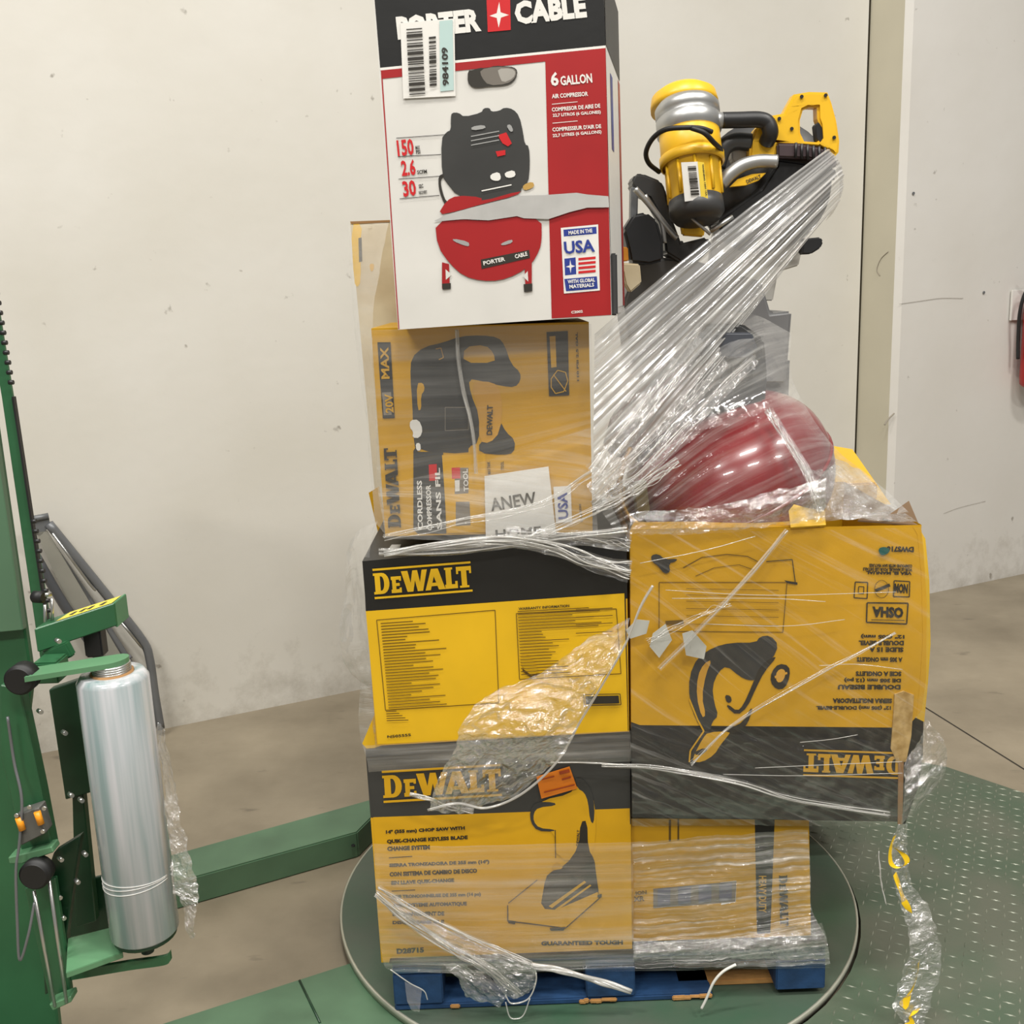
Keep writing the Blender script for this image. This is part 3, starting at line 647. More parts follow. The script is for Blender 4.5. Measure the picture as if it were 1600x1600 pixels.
# film roll on the carriage
def rollmat():
    m = bpy.data.materials.new('film_roll_plastic'); m.use_nodes = True; nt = m.node_tree; N = nt.nodes; L = nt.links; p = N['Principled BSDF']
    tc = N.new('ShaderNodeTexCoord'); mp = N.new('ShaderNodeMapping'); mp.inputs['Scale'].default_value = (1, 1, 0.04); L.new(tc.outputs['Object'], mp.inputs[0])
    a = N.new('ShaderNodeTexNoise'); a.inputs['Scale'].default_value = 38; a.inputs['Detail'].default_value = 3; L.new(mp.outputs[0], a.inputs[0])
    cr = N.new('ShaderNodeValToRGB'); L.new(a.outputs['Fac'], cr.inputs[0]); cr.color_ramp.elements[0].position = 0.35; cr.color_ramp.elements[1].position = 0.65
    cr.color_ramp.elements[0].color = (*lin((126, 146, 146)), 1); cr.color_ramp.elements[1].color = (*lin((184, 185, 188)), 1)
    L.new(cr.outputs[0], p.inputs['Base Color']); p.inputs['Roughness'].default_value = 0.24; p.inputs['Coat Weight'].default_value = 0.5; p.inputs['Coat Roughness'].default_value = 0.12
    return m
T = thing('film_roll', 'tall shiny roll of clear stretch film held on the green carriage', 'film roll', (RX, RY, RZ0))
link('film_winding', lathe([(0.038, RZ0), (RR - 0.003, RZ0), (RR, RZ0 + 0.004), (RR, RZ1 - 0.012), (RR - 0.008, RZ1), (0.038, RZ1)], (RX, RY, 0), 64), rollmat(), T, smooth=True)
link('cardboard_core', lathe([(0.0375, RZ0 - 0.003), (0.0375, RZ1 + 0.003), (0.032, RZ1 + 0.003), (0.032, RZ0 - 0.003), (0.0375, RZ0 - 0.003)], (RX, RY, 0), 32), M_kraft, T, smooth=True)
for k in range(3):
    pts = [Vector((RX + (RR + 0.0006) * math.cos(w), RY + (RR + 0.0006) * math.sin(w), RZ0 + 0.115 + 0.006 * k + 0.004 * math.sin(w * 1.3 + k))) for w in [i * math.pi / 12 for i in range(24)]]
    tube('film_edge_line', pts, 0.0007, M_lab, T, n=2, seg=4)
FT = film('film_tail_plastic', base=0.08, streak=0.5, along=14, across=30, crinkle=0.9, cscale=40, glint=4, cap=0.3)
sheet('loose_film_tail', [rowp(1.74, (244, 1130), (252, 1132), (258, 1140)), rowp(1.74, (256, 1240), (266, 1245), (276, 1250)), rowp(1.73, (266, 1320), (280, 1322), (292, 1318)), rowp(1.72, (272, 1392), (290, 1400), (312, 1402)), rowp(1.72, (280, 1400), (296, 1420), (306, 1424)), rowp(1.72, (296, 1466), (300, 1468), (304, 1464))], FT, T, 14, 60, crink=0.012, cs=30, edge=0.004)
# ------------------------------------------------------------------ grey folded frame against the wall
T = thing('folding_ramp', 'grey steel framed ramp with pale panels leaning between mast and wall', 'ramp', atz(245, 1140, 0))
f1 = lambda x, y, dY=0: on_wall(x, y, 0.07 - dY * 0.6, False)
def wslab(name, px, m):
    a = [f1(*p) for p in px]; b = [p - wn * 0.015 for p in a]; k = len(a)
    return link(name, data(a + b, [tuple(range(k)), tuple(range(2 * k - 1, k - 1, -1))] + [(i, (i + 1) % k, k + (i + 1) % k, k + i) for i in range(k)]), m, T)
tube('frame_tube', [f1(76, 818), f1(120, 872), f1(170, 934), f1(222, 1000), f1(234, 1030), f1(242, 1085), f1(251, 1138)], 0.017, M_gry, T, n=6)
tube('frame_tube', [f1(62, 826, .05), f1(120, 910, .05), f1(180, 1000, .05), f1(214, 1060, .05), f1(236, 1130, .05)], 0.014, M_gry, T, n=4)
tube('frame_tube', [f1(55, 868, -.05), f1(100, 945, -.05), f1(150, 1020, -.05), f1(212, 1150, -.05)], 0.018, mat('dark_grey_steel', (84, 86, 90), 0.45, metal=0.3), T, n=4)
tube('cross_tube', [f1(45, 812), f1(76, 806)], 0.012, M_gry, T, smooth_path=False)
wslab('hinge_plate', [(47, 812), (76, 806), (79, 822), (62, 838), (48, 830)], M_gry)
wslab('ramp_panel', [(56, 832), (74, 830), (206, 1052), (214, 1140), (190, 1145), (160, 1060)], mat('pale_panel', (138, 136, 126), 0.5))
for t in (0.62, 0.9):
    x, y = 56 + 150 * t, 832 + 225 * t
    tube('cross_tube', [f1(x - 8, y + 8), f1(x + 14, y - 10)], 0.009, M_gry, T, smooth_path=False)
tube('bright_edge', [f1(82, 833, -.02), f1(140, 912, -.02), f1(150, 922, -.02)], 0.005, M_steel, T, n=2)
tube('bright_edge', [f1(186, 968, -.02), f1(222, 1012, -.02)], 0.005, M_steel, T, smooth_path=False)

# ------------------------------------------------------------------ pallet
YP = 2.10
PZ0 = 0.0505
T = thing('wooden_pallet', 'blue painted block pallet with chipped bare wood under the wrapped cartons', 'pallet', (0.18, YP + 0.5, PZ0))
x0, x1 = -0.320, 0.688
def pbox(name, a, b, m=M_blue_w, rz=0, **k):
    c = [(a[i] + b[i]) / 2 for i in range(3)]; s = [b[i] - a[i] for i in range(3)]
    return boxobj(name, c, s, m, T, bev=0.003, rot=Matrix.Rotation(rz, 3, 'Z') if rz else None, **k)
D_ = 0.98
for xx in (x0, (x0 + x1) / 2 - 0.055, x1 - 0.115):
    for yy in (YP, YP + D_ / 2 - 0.06, YP + D_ - 0.12):
        pbox('block', (xx, yy, PZ0 + 0.016), (xx + 0.115, yy + 0.12, PZ0 + 0.094))
nb = 7; bw = D_ / nb
for i in range(nb): pbox('deck_board', (x0, YP + i * bw + 0.004, PZ0 + 0.113), (x1, YP + (i + 1) * bw - 0.006, PZ0 + 0.128), M_blue_w)
for xx in (x0, (x0 + x1) / 2 - 0.055, x1 - 0.115): pbox('stringer_board', (xx, YP + 0.002, PZ0 + 0.095), (xx + 0.115, YP + D_, PZ0 + 0.112))
pbox('bottom_board', (x0, YP + 0.002, PZ0), (0.425, YP + 0.10, PZ0 + 0.015))
pbox('bottom_board', (0.35, YP + 0.045, PZ0), (x1, YP + 0.115, PZ0 + 0.015), M_wood, label='bare broken bottom board')
for yy in (YP + D_ / 2 - 0.05, YP + D_ - 0.1): pbox('bottom_board', (x0, yy, PZ0), (x1, yy + 0.1, PZ0 + 0.015))
rnd = random.Random(4)
for xx in (0.112, 0.122, 0.137, 0.150, 0.163, 0.182, 0.33, 0.352, 0.37, 0.392, -0.19):
    w = rnd.uniform(0.012, 0.034); pbox('splinter', (xx, YP - 0.0035, PZ0 + 0.001 + rnd.uniform(0, .006)), (xx + w, YP + 0.004, PZ0 + rnd.uniform(.009, .015)), M_wood, rz=rnd.uniform(-.06, .06))
# ------------------------------------------------------------------ cartons
def Q(Y, *px): return [at(x, y, Y) for x, y in px]
GRP = None
# A: bottom left carton (chop saw)
YA = 2.115
T = thing('cardboard_box', 'yellow and black chop saw carton at the bottom left of the stack, orange sticker', 'box', at(790, 1500, YA + 0.2))
ZA = ZM(540, 1150, 470 / 1600)
link('carton', hexa(Q(YA, (596, 1504), (988, 1489), (984, 1147), (571, 1171)), 0.40, split=(0.690, 0.600)), [M_yel, M_dgr], T)
# the black band ends at a slanting line: print the front precisely
prints('printed_band', T, YA, [(M_dgr, [(571.5, 1173), (983, 1142), (984, 1263), (583, 1277)]), (M_yel, [(583, 1277), (984, 1263), (987, 1488), (597, 1502)])], 1)
logo('printed_logo', T, YA, (599, 1247), (784, 1236), 35, M_yel, 3)
texts('printed_text', T, YA, [('14" (355 mm) CHOP SAW WITH', (215, 525), (635, 503), 7), ('QUIK-CHANGE KEYLESS BLADE', (220, 575), (650, 552), 7), ('CHANGE SYSTEM', (222, 612), (448, 603), 7),
    ('SIERRA TRONZADORA DE 355 mm (14")', (232, 702), (765, 682), 7), ('CON SISTEMA DE CAMBIO DE DISCO', (234, 748), (700, 728), 7), ('SIN LLAVE QUIK-CHANGE', (242, 795), (578, 780), 7),
    ('SCIE TRONÇONNEUSE DE 355 mm (14 po)', (248, 870), (720, 855), 7), ('AVEC SYSTEME AUTOMATIQUE', (250, 915), (645, 905), 7), ('DE CHANGEMENT DE', (250, 958), (525, 955), 6.5), ('DISQUE SANS CLE', (250, 1005), (525, 1000), 6.5),
    ('D28715', (272, 1160), (418, 1152), 8.5), ('GUARANTEED TOUGH', (1040, 1115), (1475, 1110), 7)], M_ink, 3, ZA, 0.055)
prints('printed_rule', T, YA, outline([ZA(230, 648), ZA(355, 640)], 1.2, M_ink, False) + outline([ZA(245, 825), ZA(370, 819)], 1.2, M_ink, False), 3)
saw = [(M_yel, [(1010, 390), (1050, 340), (1190, 310), (1230, 260), (1290, 270), (1330, 370), (1330, 560), (1300, 660), (1120, 660), (1115, 505), (1010, 490), (985, 430)], 1),
    (M_dgr, [(980, 400), (1010, 350), (1110, 352), (1120, 370), (1025, 380), (1000, 410), (1000, 455), (1030, 490), (1110, 497), (1110, 508), (1020, 505), (985, 460)], 1),
    (M_dgr, [(1215, 225), (1260, 222), (1310, 290), (1325, 380), (1320, 470), (1300, 450), (1290, 350), (1270, 300), (1235, 280)], 1),
    (M_yel, [(1240, 290), (1262, 296), (1290, 420), (1280, 430)], 1),
    (M_ink, [(1250, 455), (1285, 450), (1290, 600), (1325, 660), (1330, 720), (1350, 850), (1330, 860), (1120, 930), (1040, 930), (1020, 880), (1060, 780), (1075, 730), (1170, 690), (1240, 590)], 1),
    (M_yel2, [(1095, 700), (1120, 670), (1140, 680), (1160, 705), (1100, 715)], 1),
    (M_yel, [(865, 905), (1020, 770), (1060, 770), (1040, 890), (1060, 920), (1120, 925), (1340, 830), (1350, 860), (1170, 1020), (870, 980)]),
    (M_dgr, [(1040, 830), (1200, 740), (1310, 790), (1130, 925), (1060, 920)], 1),
    (M_yel, [(1080, 905), (1270, 770), (1280, 778), (1098, 915)]), (M_yel, [(1110, 925), (1300, 790), (1308, 796), (1130, 925)]),
    (M_ink, [(865, 980), (905, 985), (900, 1002), (865, 995)]), (M_ink, [(1085, 1022), (1170, 1015), (1160, 1035), (1090, 1036)]), (M_ink, [(1340, 845), (1362, 840), (1362, 858), (1340, 860)])]
saw = [(m, [ZA(*p) for p in it], *r) for m, it, *r in saw]
saw += outline([ZA(*p) for p in ((865, 890), (1020, 765))], 1.2, M_ink, False) + outline([ZA(*p) for p in ((862, 900), (862, 985), (1170, 1022), (1355, 858))], 1.4, M_ink, False) + outline([ZA(*p) for p in ((1115, 500), (1117, 650))], 1.2, M_ink, False)
prints('printed_chop_saw', T, YA, saw, 4)
texts('printed_text', T, YA, [('DEWALT', (1240, 585), (1245, 500), 4)], M_dgr, 6, ZA)
st = panel('price_sticker', [(838, 1214), (890, 1198), (902, 1232), (846, 1248)], YA - 0.006, 0.0015, M_org, T, bev=0, label='orange sticker')
prints('sticker_print', T, YA - 0.0075, [(mat('orange_ink', (150, 60, 20)), quadline((846, 1218), (866, 1213), 2)), (MC['orange_ink'], quadline((850, 1238), (898, 1226), 2)), (MC['orange_ink'], quadline((874, 1208), (890, 1204), 5)), (MC['orange_ink'], quadline((878, 1218), (892, 1214), 3))], 1)

# B: second carton at left
YB = 2.10
T = thing('cardboard_box', 'black and yellow tool carton with a crisp unwrapped front, second from the bottom at left', 'box', at(780, 1160, YB + 0.2))
ZB = ZM(540, 800, 470 / 1600)
link('carton', hexa(Q(YB, (589, 1165), (983, 1143), (979, 838), (566, 877)), 0.40, split=(0.70, 0.69)), [M_yel, M_blk], T)
prints('printed_band', T, YB, [(M_blk, [(567.5, 878), (977.5, 840), (977, 926), (571.5, 955)]), (M_yelbr, [(571.5, 955), (975.5, 927), (981, 1142), (590, 1163)]), (M_blk, [(975.5, 927), (977.5, 926), (982, 1142), (981, 1142)])], 1)
logo('printed_logo', T, YB, (585, 929), (738, 917), 33, M_yelbr, 3)
fr = outline([ZB(*p) for p in ((165, 575), (795, 522), (815, 1015), (212, 1055))], 1.1, M_ink2) + outline([ZB(*p) for p in ((908, 540), (1440, 515), (1465, 860), (925, 890))], 1.1, M_ink2)
rnd = random.Random(3); y = 590
while y < 1045:
    t = (y - 575) / 480; xl = 185 + 45 * t; w = rnd.uniform(0.2, 0.56) * 600
    fr.append((M_ink2, quadline(ZB(xl, y + 3), ZB(xl + w, y + 3 - w * 0.07), 1.3))); y += 15.5
y = 530
while y < 880:
    t = (y - 530) / 350; xl = 915 + 20 * t; w = rnd.uniform(0.35, 0.9) * (510 if y < 640 else 300)
    fr.append((M_ink2, quadline(ZB(xl, y), ZB(xl + w, y - w * 0.055), 1.3))); y += 16
for k in range(5): fr.append((M_ink2, quadline(ZB(215 + k, 1062 + k * 12), ZB(270 + 16 * k, 1059 + k * 12), 1.3)))
for y in (520, 560, 600, 645): fr.append((M_ink2, quadline(ZB(1225, y), ZB(1420, y - 10), 1.2)))
fr += outline([ZB(1265, 972), ZB(1460, 968), ZB(1465, 1025), ZB(1270, 1030)], 1.2, M_ink)
fr.append((M_ink, [ZB(1275, 980), ZB(1452, 976), ZB(1456, 1018), ZB(1278, 1022)]))
prints('printed_info_panel', T, YB, fr, 3)
texts('printed_text', T, YB, [('GUARANTEED', (1290, 1010), (1440, 1004), 6)], M_yel, 5, ZB)
texts('printed_text', T, YB, [('N505555', (222, 1203), (348, 1192), 4.2), ('WARRANTY INFORMATION', (920, 522), (1190, 505), 4)], M_ink, 5, ZB)
prints('torn_patch', T, YB, [(M_yelbr, [ZB(*p) for p in ((930, 755), (990, 770), (1030, 850), (990, 870), (940, 830))], 1), (M_ink2, [ZB(*p) for p in ((940, 832), (990, 870), (1030, 858), (1025, 868), (985, 882), (942, 848))])], 5)
panel('corner_flap', [(566, 1162), (592, 1100), (596, 1165), (575, 1172)], YB + 0.02, 0.004, M_yelbr, T, bev=0, label='yellow bent corner')
# white label on its black top
zt = at(566, 877, YB).z
lab = [atz(604, 862, zt + .004), atz(678, 857, zt + .004), atz(680, 849, zt + .004), atz(612, 851, zt + .004)]
link('shipping_label', data(lab, [(0, 1, 2, 3)]), M_lab, T)

# C: third carton at left (printed sideways)
YC = 2.13
T = thing('cardboard_box', 'yellow carton printed sideways with a black cordless tool, white paper label and torn spots', 'box', at(750, 838, YC + 0.2))
ZC = ZM(520, 330, 440 / 1328)
link('carton', hexa(Q(YC, (602, 838), (926, 831), (920, 503), (580, 513)), 0.38), [M_yel2], T)
tool = [(M_dgr, [(370, 690), (430, 640), (520, 620), (600, 590), (700, 585), (780, 595), (810, 630), (840, 720), (885, 760), (885, 800), (860, 830), (800, 825), (700, 800), (640, 790), (650, 860), (690, 960), (690, 1090), (640, 1110), (640, 1145), (390, 1130), (380, 1060), (375, 900), (365, 780)], 1),
    (M_yel2, [(620, 640), (720, 630), (760, 670), (765, 715), (615, 715)], 1), (M_yel2, [(395, 812), (425, 808), (435, 840), (415, 870), (418, 935), (400, 940)], 1),
    (M_dgr, [(690, 1090), (760, 1060), (790, 990), (815, 1040), (860, 1080), (855, 1140), (800, 1150), (690, 1140)], 1),
    (mat('tan_print', (196, 146, 50), 0.45), [(650, 810), (720, 800), (780, 820), (800, 900), (790, 1040), (740, 1095), (690, 1085), (690, 960)], 1),
    (M_dgr, [(395, 1135), (520, 1135), (535, 1520), (400, 1520)]), (M_dgr, [(380, 1130), (400, 1100), (400, 1520), (380, 1500)]),
    (M_yel, [(515, 1150), (720, 1145), (725, 1515), (540, 1518)]), (mat('grey_ink', (120, 112, 100)), [(575, 1210), (640, 1210), (640, 1330), (575, 1335)]), (MC['grey_ink'], [(580, 1370), (645, 1370), (650, 1480), (580, 1485)]),
    (M_redb, [(560, 1210), (600, 1208), (602, 1260), (562, 1262)]), (M_lab, [(575, 1270), (598, 1268), (598, 1320), (577, 1322)]), (M_redb, [(452, 1195), (490, 1192), (492, 1270), (455, 1272)]),
    (M_lab, [(365, 985), (405, 982), (425, 1030), (410, 1070), (375, 1068), (380, 1040), (362, 1020)], 1), (M_lab, [(390, 1095), (412, 1092), (416, 1128), (395, 1130)], 1),
    (M_blk, [(210, 618), (272, 618), (292, 975), (236, 977)]), (MC['grey_ink'], [(232, 985 - 130), (275, 985 - 132), (278, 960), (240, 962)]),
    (M_ink, [(1008, 570), (1108, 565), (1115, 868), (1020, 872)]), (M_yel2, [(1022, 590), (1050, 588), (1055, 735), (1030, 738)]),
    (M_lab, [(1040, 1300), (1122, 1295), (1128, 1465), (1052, 1470)]),
    ]
prints('printed_tool', T, YC, tool, 1, ZC)
pr = outline([ZC(*p) for p in ((485, 650), (510, 645), (522, 690), (500, 700))], 1.5, mat('tan_print', (196, 146, 50)), False)
pr += outline([ZC(*p) for p in ((1030, 790), (1060, 750), (1098, 760), (1108, 800), (1090, 850), (1050, 860), (1030, 830))], 1.5, M_yel2) + outline([ZC(1040, 770), ZC(1100, 850)], 1.5, M_yel2, False)
pr += outline([ZC(*p) for p in ((530, 925), (640, 925), (640, 1030), (530, 1035))], 0.8, MC['grey_ink']) 
pr += outline([ZC(*p) for p in ((1115, 1160), (1115, 1515))], 0.01, M_ink2, False)
prints('printed_mark', T, YC, pr, 6)
logo('printed_logo', T, YC, ZC(322, 1490), ZC(300, 1115), 20, M_ink, 5, rules=False)
texts('printed_text', T, YC, [('20V', (288, 950), (282, 860), 13), ('MAX', (268, 790), (262, 640), 13)], M_yel2, 6, ZC)
texts('printed_text', T, YC, [('DEWALT', (752, 1055), (755, 915), 9), ('110 PSI 2.5 GAL', (1162, 800), (1155, 570), 3.5), ('MAX TANK', (745, 1240), (742, 1180), 5), ('TOOL', (808, 1220), (806, 1180), 5), ('DCC2520', (1178, 1465), (1170, 1380), 3.2)], M_ink, 6, ZC)
texts('printed_text', T, YC, [('CORDLESS', (425, 1500), (420, 1270), 8), ('COMPRESSOR', (470, 1505), (462, 1290), 8), ('SANS FIL', (515, 1500), (505, 1210), 8), ('TOOL', (642, 1320), (636, 1215), 8)], M_lab, 6, ZC)
texts('printed_text', T, YC, [('USA', (1112, 1450), (1106, 1325), 16)], M_blue, 6, ZC)
pap = panel('paper_label', [(757, 744), (857, 729), (869, 836), (759, 838)], YC - 0.008, 0.001, M_lab, T, bev=0, label='white paper label with black lettering')
texts('label_text', T, YC - 0.0082, [('ANEW', (768, 799), (839, 788), 20), ('HOME', (775, 842), (846, 836), 14)], M_ink, 2, bold=0.02)

# D: taller pale carton behind C, its flap up
YD = 2.56
T = thing('cardboard_box', 'tall scuffed cream carton behind the left stack with a yellow edge showing', 'box', at(700, 838, YD + 0.15))
link('carton', hexa(Q(YD, (592, 838), (905, 824), (860, 333), (547, 346)), 0.42), [M_cream], T)
prints('printed_edge', T, YD, [(M_yelbr, [(548, 349), (566, 350), (563, 380), (564, 440), (558, 450), (553, 440)], 1), (M_ink, [(560, 372), (565, 371), (566, 408), (561, 410)]), (M_yel, [(577, 412), (585, 412), (583, 424), (579, 424)], 1), (M_yel, [(576, 770), (592, 760), (606, 838), (592, 838)])], 1)
prints('printed_edge', T, YD, [(M_kraft, [(541 + 6, 345 + 1), (610, 344), (610, 347), (549, 350)])], 2)

# E: tall air compressor carton on top
YE = 2.07
ZE = ZM(560, 0, 440 / 1600)
T = thing('cardboard_box', 'white, red and black air compressor carton on top of the left stack, torn across', 'box', at(795, 505, YE + 0.18))
BLe, BRe, TRe, TLe = Q(YE, (622, 515), (956, 493), (942, -66), (582, -30))
ESH = 0.066
link('carton', hexa([BLe, BRe, TRe, TLe], 0.36, ESH), [M_white], T)
# narrow right side face printed white with a red border
prints('printed_panel', T, YE, [(M_blk, [(583, -29), (941.5, -64), (946, 71), (594, 106)]), (M_lab, [(594, 106), (946, 71), (946.2, 75), (594.5, 110)]), (M_red, [(594.5, 110), (946.2, 75), (955, 492), (862, 497.5), (852, 96), (624 - 26, 123)]), (M_red, [(595, 110), (597, 110), (624, 514), (622.5, 514)])], 1)
tank = [(M_dgr, [(525, 670), (530, 640), (570, 640), (600, 665), (700, 640), (710, 615), (745, 612), (755, 635), (800, 630), (830, 610), (880, 620), (915, 660), (935, 750), (945, 820), (970, 830), (975, 940), (965, 1040), (930, 1060), (920, 1100), (700, 1150), (560, 1110), (510, 1050), (475, 1000), (470, 790), (500, 750), (525, 740)], 1),
    (M_ink, [(455, 1000), (485, 985), (490, 1000), (468, 1020), (470, 1060), (490, 1130), (510, 1150), (500, 1180), (470, 1120), (455, 1060)], 1),
    (M_red, [(450, 1222), (500, 1140), (560, 1110), (700, 1120), (700, 1145), (930, 1080), (900, 1110), (700, 1160), (560, 1200)], 1),
    (mat('brass_print', (176, 140, 70)), [(935, 1050), (990, 1030), (1002, 1060), (960, 1080), (935, 1078)], 1),
    (M_red, [(435, 1260), (600, 1245), (700, 1255), (870, 1225), (1040, 1240), (1042, 1360), (1030, 1420), (985, 1500), (900, 1560), (800, 1595), (700, 1596), (600, 1570), (520, 1500), (450, 1400)], 1),
    (M_red, [(475, 1490), (515, 1500), (520, 1640), (475, 1640)]), (M_red, [(945, 1530), (985, 1490), (985, 1655), (950, 1655)]), (M_ink, [(475, 1612), (525, 1608), (525, 1642), (478, 1645)]), (M_ink, [(938, 1615), (988, 1610), (988, 1655), (942, 1660)]),
    (M_white, [(495, 1530), (530, 1560), (497, 1590)]), (M_white, [(935, 1570), (962, 1540), (965, 1600)]),
    (M_ink, [(695, 1475), (970, 1420), (975, 1465), (700, 1528)]),
    (mat('grey_print', (150, 150, 148)), [(535, 1355), (625, 1372), (632, 1400), (600, 1395), (540, 1370)], 1), (MC['grey_print'], [(805, 1385), (872, 1358), (878, 1378), (820, 1396)], 1),
    (M_redb, [(790, 768), (840, 752), (872, 815), (850, 832), (820, 815)]), (M_redb, [(780, 860), (835, 852), (835, 880), (790, 890)]),
    (M_lab, [(750, 990), (800, 975), (812, 1015), (790, 1030), (750, 1020)], 1), (M_lab, [(830, 980), (885, 965), (895, 1000), (860, 1012), (835, 1005)], 1),
    (MC['grey_print'], [(640, 720), (715, 708), (725, 730), (645, 742)], 1), (MC['grey_print'], [(840, 712), (865, 705), (882, 745), (862, 750)], 1)]
for yy in (775, 800, 825): tank.append((MC['grey_print'], quadline((640, yy), (800, yy - 30), 6)))
tank.append((M_lab, quadline((700, 1085), (870, 1050), 7)))
prints('printed_compressor', T, YE, tank, 3, ZE)
mk = [(M_torn, [(430, 1255), (500, 1220), (640, 1180), (800, 1140), (920, 1112), (1060, 1108), (1240, 1095), (1300, 1105), (1420, 1115), (1425, 1178), (1300, 1180), (1200, 1205), (1080, 1245), (940, 1240), (900, 1228), (740, 1252), (600, 1245), (440, 1258)])]
prints('torn_strip', T, YE, mk, 7, ZE, label='grey torn strip across the carton')
texts('printed_text', T, YE, [('PORTER', (225, 228), (700, 178), 37), ('CABLE', (895, 142), (1300, 100), 37)], M_lab, 3, ZE, 0.055)
prints('printed_star', T, YE, [(M_redb, [(728, 0), (862, -10), (866, 170), (735, 182)]), (M_lab, [(800, 10), (808, 70), (855, 85), (810, 100), (797, 158), (786, 102), (745, 90), (786, 75)])], 3, ZE)
texts('printed_text', T, YE, [('6', (1095, 490), (1140, 487), 22), ('GALLON', (1150, 487), (1330, 470), 15), ('AIR COMPRESSOR', (1100, 560), (1305, 545), 7), ('COMPRESOR DE AIRE DE', (1100, 635), (1375, 612), 6.5), ('22,7 LITROS (6 GALONES)', (1105, 670), (1378, 650), 6.5), ('COMPRESSEUR D\'AIR DE', (1103, 748), (1380, 728), 6.5), ('22,7 LITRES (6 GALLONS)', (1105, 785), (1382, 762), 6.5), ('C2002', (1060 + 150, 1782), (1060 + 215, 1776), 4)], M_lab, 3, ZE)
prints('printed_rule', T, YE, [(M_lab, quadline(ZE(1100, 592), ZE(1245, 578), 1)), (M_lab, quadline(ZE(1103, 700), ZE(1245, 687), 1))] + [(M_ink, quadline(ZE(*a), ZE(*b), 1.1)) for a, b in (((215, 785), (500, 765)), ((225, 890), (470, 878)), ((228, 1018), (480, 1000)), ((235, 1130), (460, 1110)))], 3)
texts('printed_number', T, YE, [('150', (225, 890), (318, 880), 26), ('2.6', (248, 1002), (328, 994), 25), ('30', (258, 1120), (332, 1110), 25)], M_redb, 3, ZE, 0.03)
texts('printed_text', T, YE, [('MAX', (325, 850), (350, 848), 6), ('PSI', (328, 875), (352, 873), 6), ('SCFM', (335, 990), (390, 984), 6), ('SEC', (345, 1070), (370, 1066), 6), ('RECOVERY', (345, 1105), (392, 1098), 5)], M_ink, 3, ZE)
texts('printed_text', T, YE, [('PORTER', (712, 1508), (835, 1482), 6.5), ('CABLE', (892, 1470), (962, 1452), 6.5)], M_lab, 6, ZE)
us = [(M_lab, [(1150, 1295), (1362, 1275), (1372, 1650), (1168, 1668)]), (M_blue, [(1165, 1305), (1352, 1288), (1354, 1328), (1167, 1344)]), (M_blue, [(1170, 1470), (1234, 1462), (1238, 1558), (1174, 1565)]), (M_blue, [(1170, 1585), (1355, 1570), (1360, 1640), (1180, 1655)]), (M_lab, [(1203, 1475), (1210, 1505), (1232, 1512), (1210, 1520), (1206, 1552), (1200, 1521), (1178, 1516), (1200, 1508)])]
for k in range(4): us.append((M_redb, quadline(ZE(1250, 1474 + k * 25), ZE(1348, 1464 + k * 25), 3.6)) if False else (M_redb, [(1250, 1466 + k * 25), (1348, 1457 + k * 25), (1348, 1471 + k * 25), (1250, 1480 + k * 25)]))
prints('printed_flag', T, YE, us, 3, ZE)
texts('printed_text', T, YE, [('USA', (1172, 1445), (1345, 1430), 20)], M_blue, 6, ZE)
texts('printed_text', T, YE, [('MADE IN THE', (1195, 1334), (1330, 1320), 6), ('WITH GLOBAL', (1190, 1612), (1345, 1600), 6), ('MATERIALS', (1200, 1640), (1340, 1628), 6)], M_lab, 7, ZE)
# grip hole drawn flat: shade of its hollow painted dark to grey, bitten edge
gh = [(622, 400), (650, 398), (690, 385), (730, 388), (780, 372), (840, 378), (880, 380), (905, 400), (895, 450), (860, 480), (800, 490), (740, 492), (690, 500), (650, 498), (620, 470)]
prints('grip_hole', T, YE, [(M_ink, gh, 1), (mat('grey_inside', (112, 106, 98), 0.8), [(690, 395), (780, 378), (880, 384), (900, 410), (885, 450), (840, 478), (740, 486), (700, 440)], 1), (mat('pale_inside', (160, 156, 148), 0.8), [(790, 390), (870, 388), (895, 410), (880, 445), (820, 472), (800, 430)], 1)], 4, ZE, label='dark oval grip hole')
lb = panel('shipping_label', [ZE(*p) for p in ((238, 130), (545, 105), (552, 545), (255, 560))], YE - 0.003, 0.001, M_lab, T, bev=0, label='white and pale green label with barcodes')
prints('label_print', T, YE - 0.0035, [(M_grnlab, [ZE(*p) for p in ((460, 120), (535, 112), (542, 512), (465, 520))])], 1)
barcode('label_barcode', T, YE - 0.0035, ZE(272, 165), ZE(290, 540), ZE(362, 158), 60, M_ink, 2, 3)
barcode('label_barcode', T, YE - 0.0035, ZE(400, 210), ZE(405, 490), ZE(440, 206), 44, M_ink, 2, 5)
texts('label_text', T, YE - 0.0035, [('984109', (515, 485), (508, 268), 10)], M_ink, 3, ZE)
# red edged right side
dR = 0.002
def side(pts, off, m, name, parent):   # quad on the right side of carton E given as (height fraction, depth fraction)
    V = []
    for f, g in pts:
        p = BRe.lerp(TRe, f) + Vector((off + g * ESH, g * 0.36, 0)); V.append(p)
    return link(name, data(V, [tuple(range(len(V)))]), m, parent)
side([(0.02, .0), (0.99, 0), (0.99, 1), (0.02, 1)], 0.001, M_lab, 'printed_side', T)
side([(0.02, .85), (0.76, .85), (0.76, 1), (0.02, 1)], 0.0016, M_red, 'printed_side_stripe', T)
side([(0.77, .0), (0.99, 0), (0.99, 1), (0.77, 1)], 0.0018, M_dgr, 'printed_side_band', T)
side([(0.5, .25), (0.72, .25), (0.72, .4), (0.5, .4)], 0.0018, M_blue, 'printed_side_text', T)
boxobj('corner_tape', BRe + Vector((0.006, 0.01, 0.06)), (0.012, 0.03, 0.12), M_dkg, T)
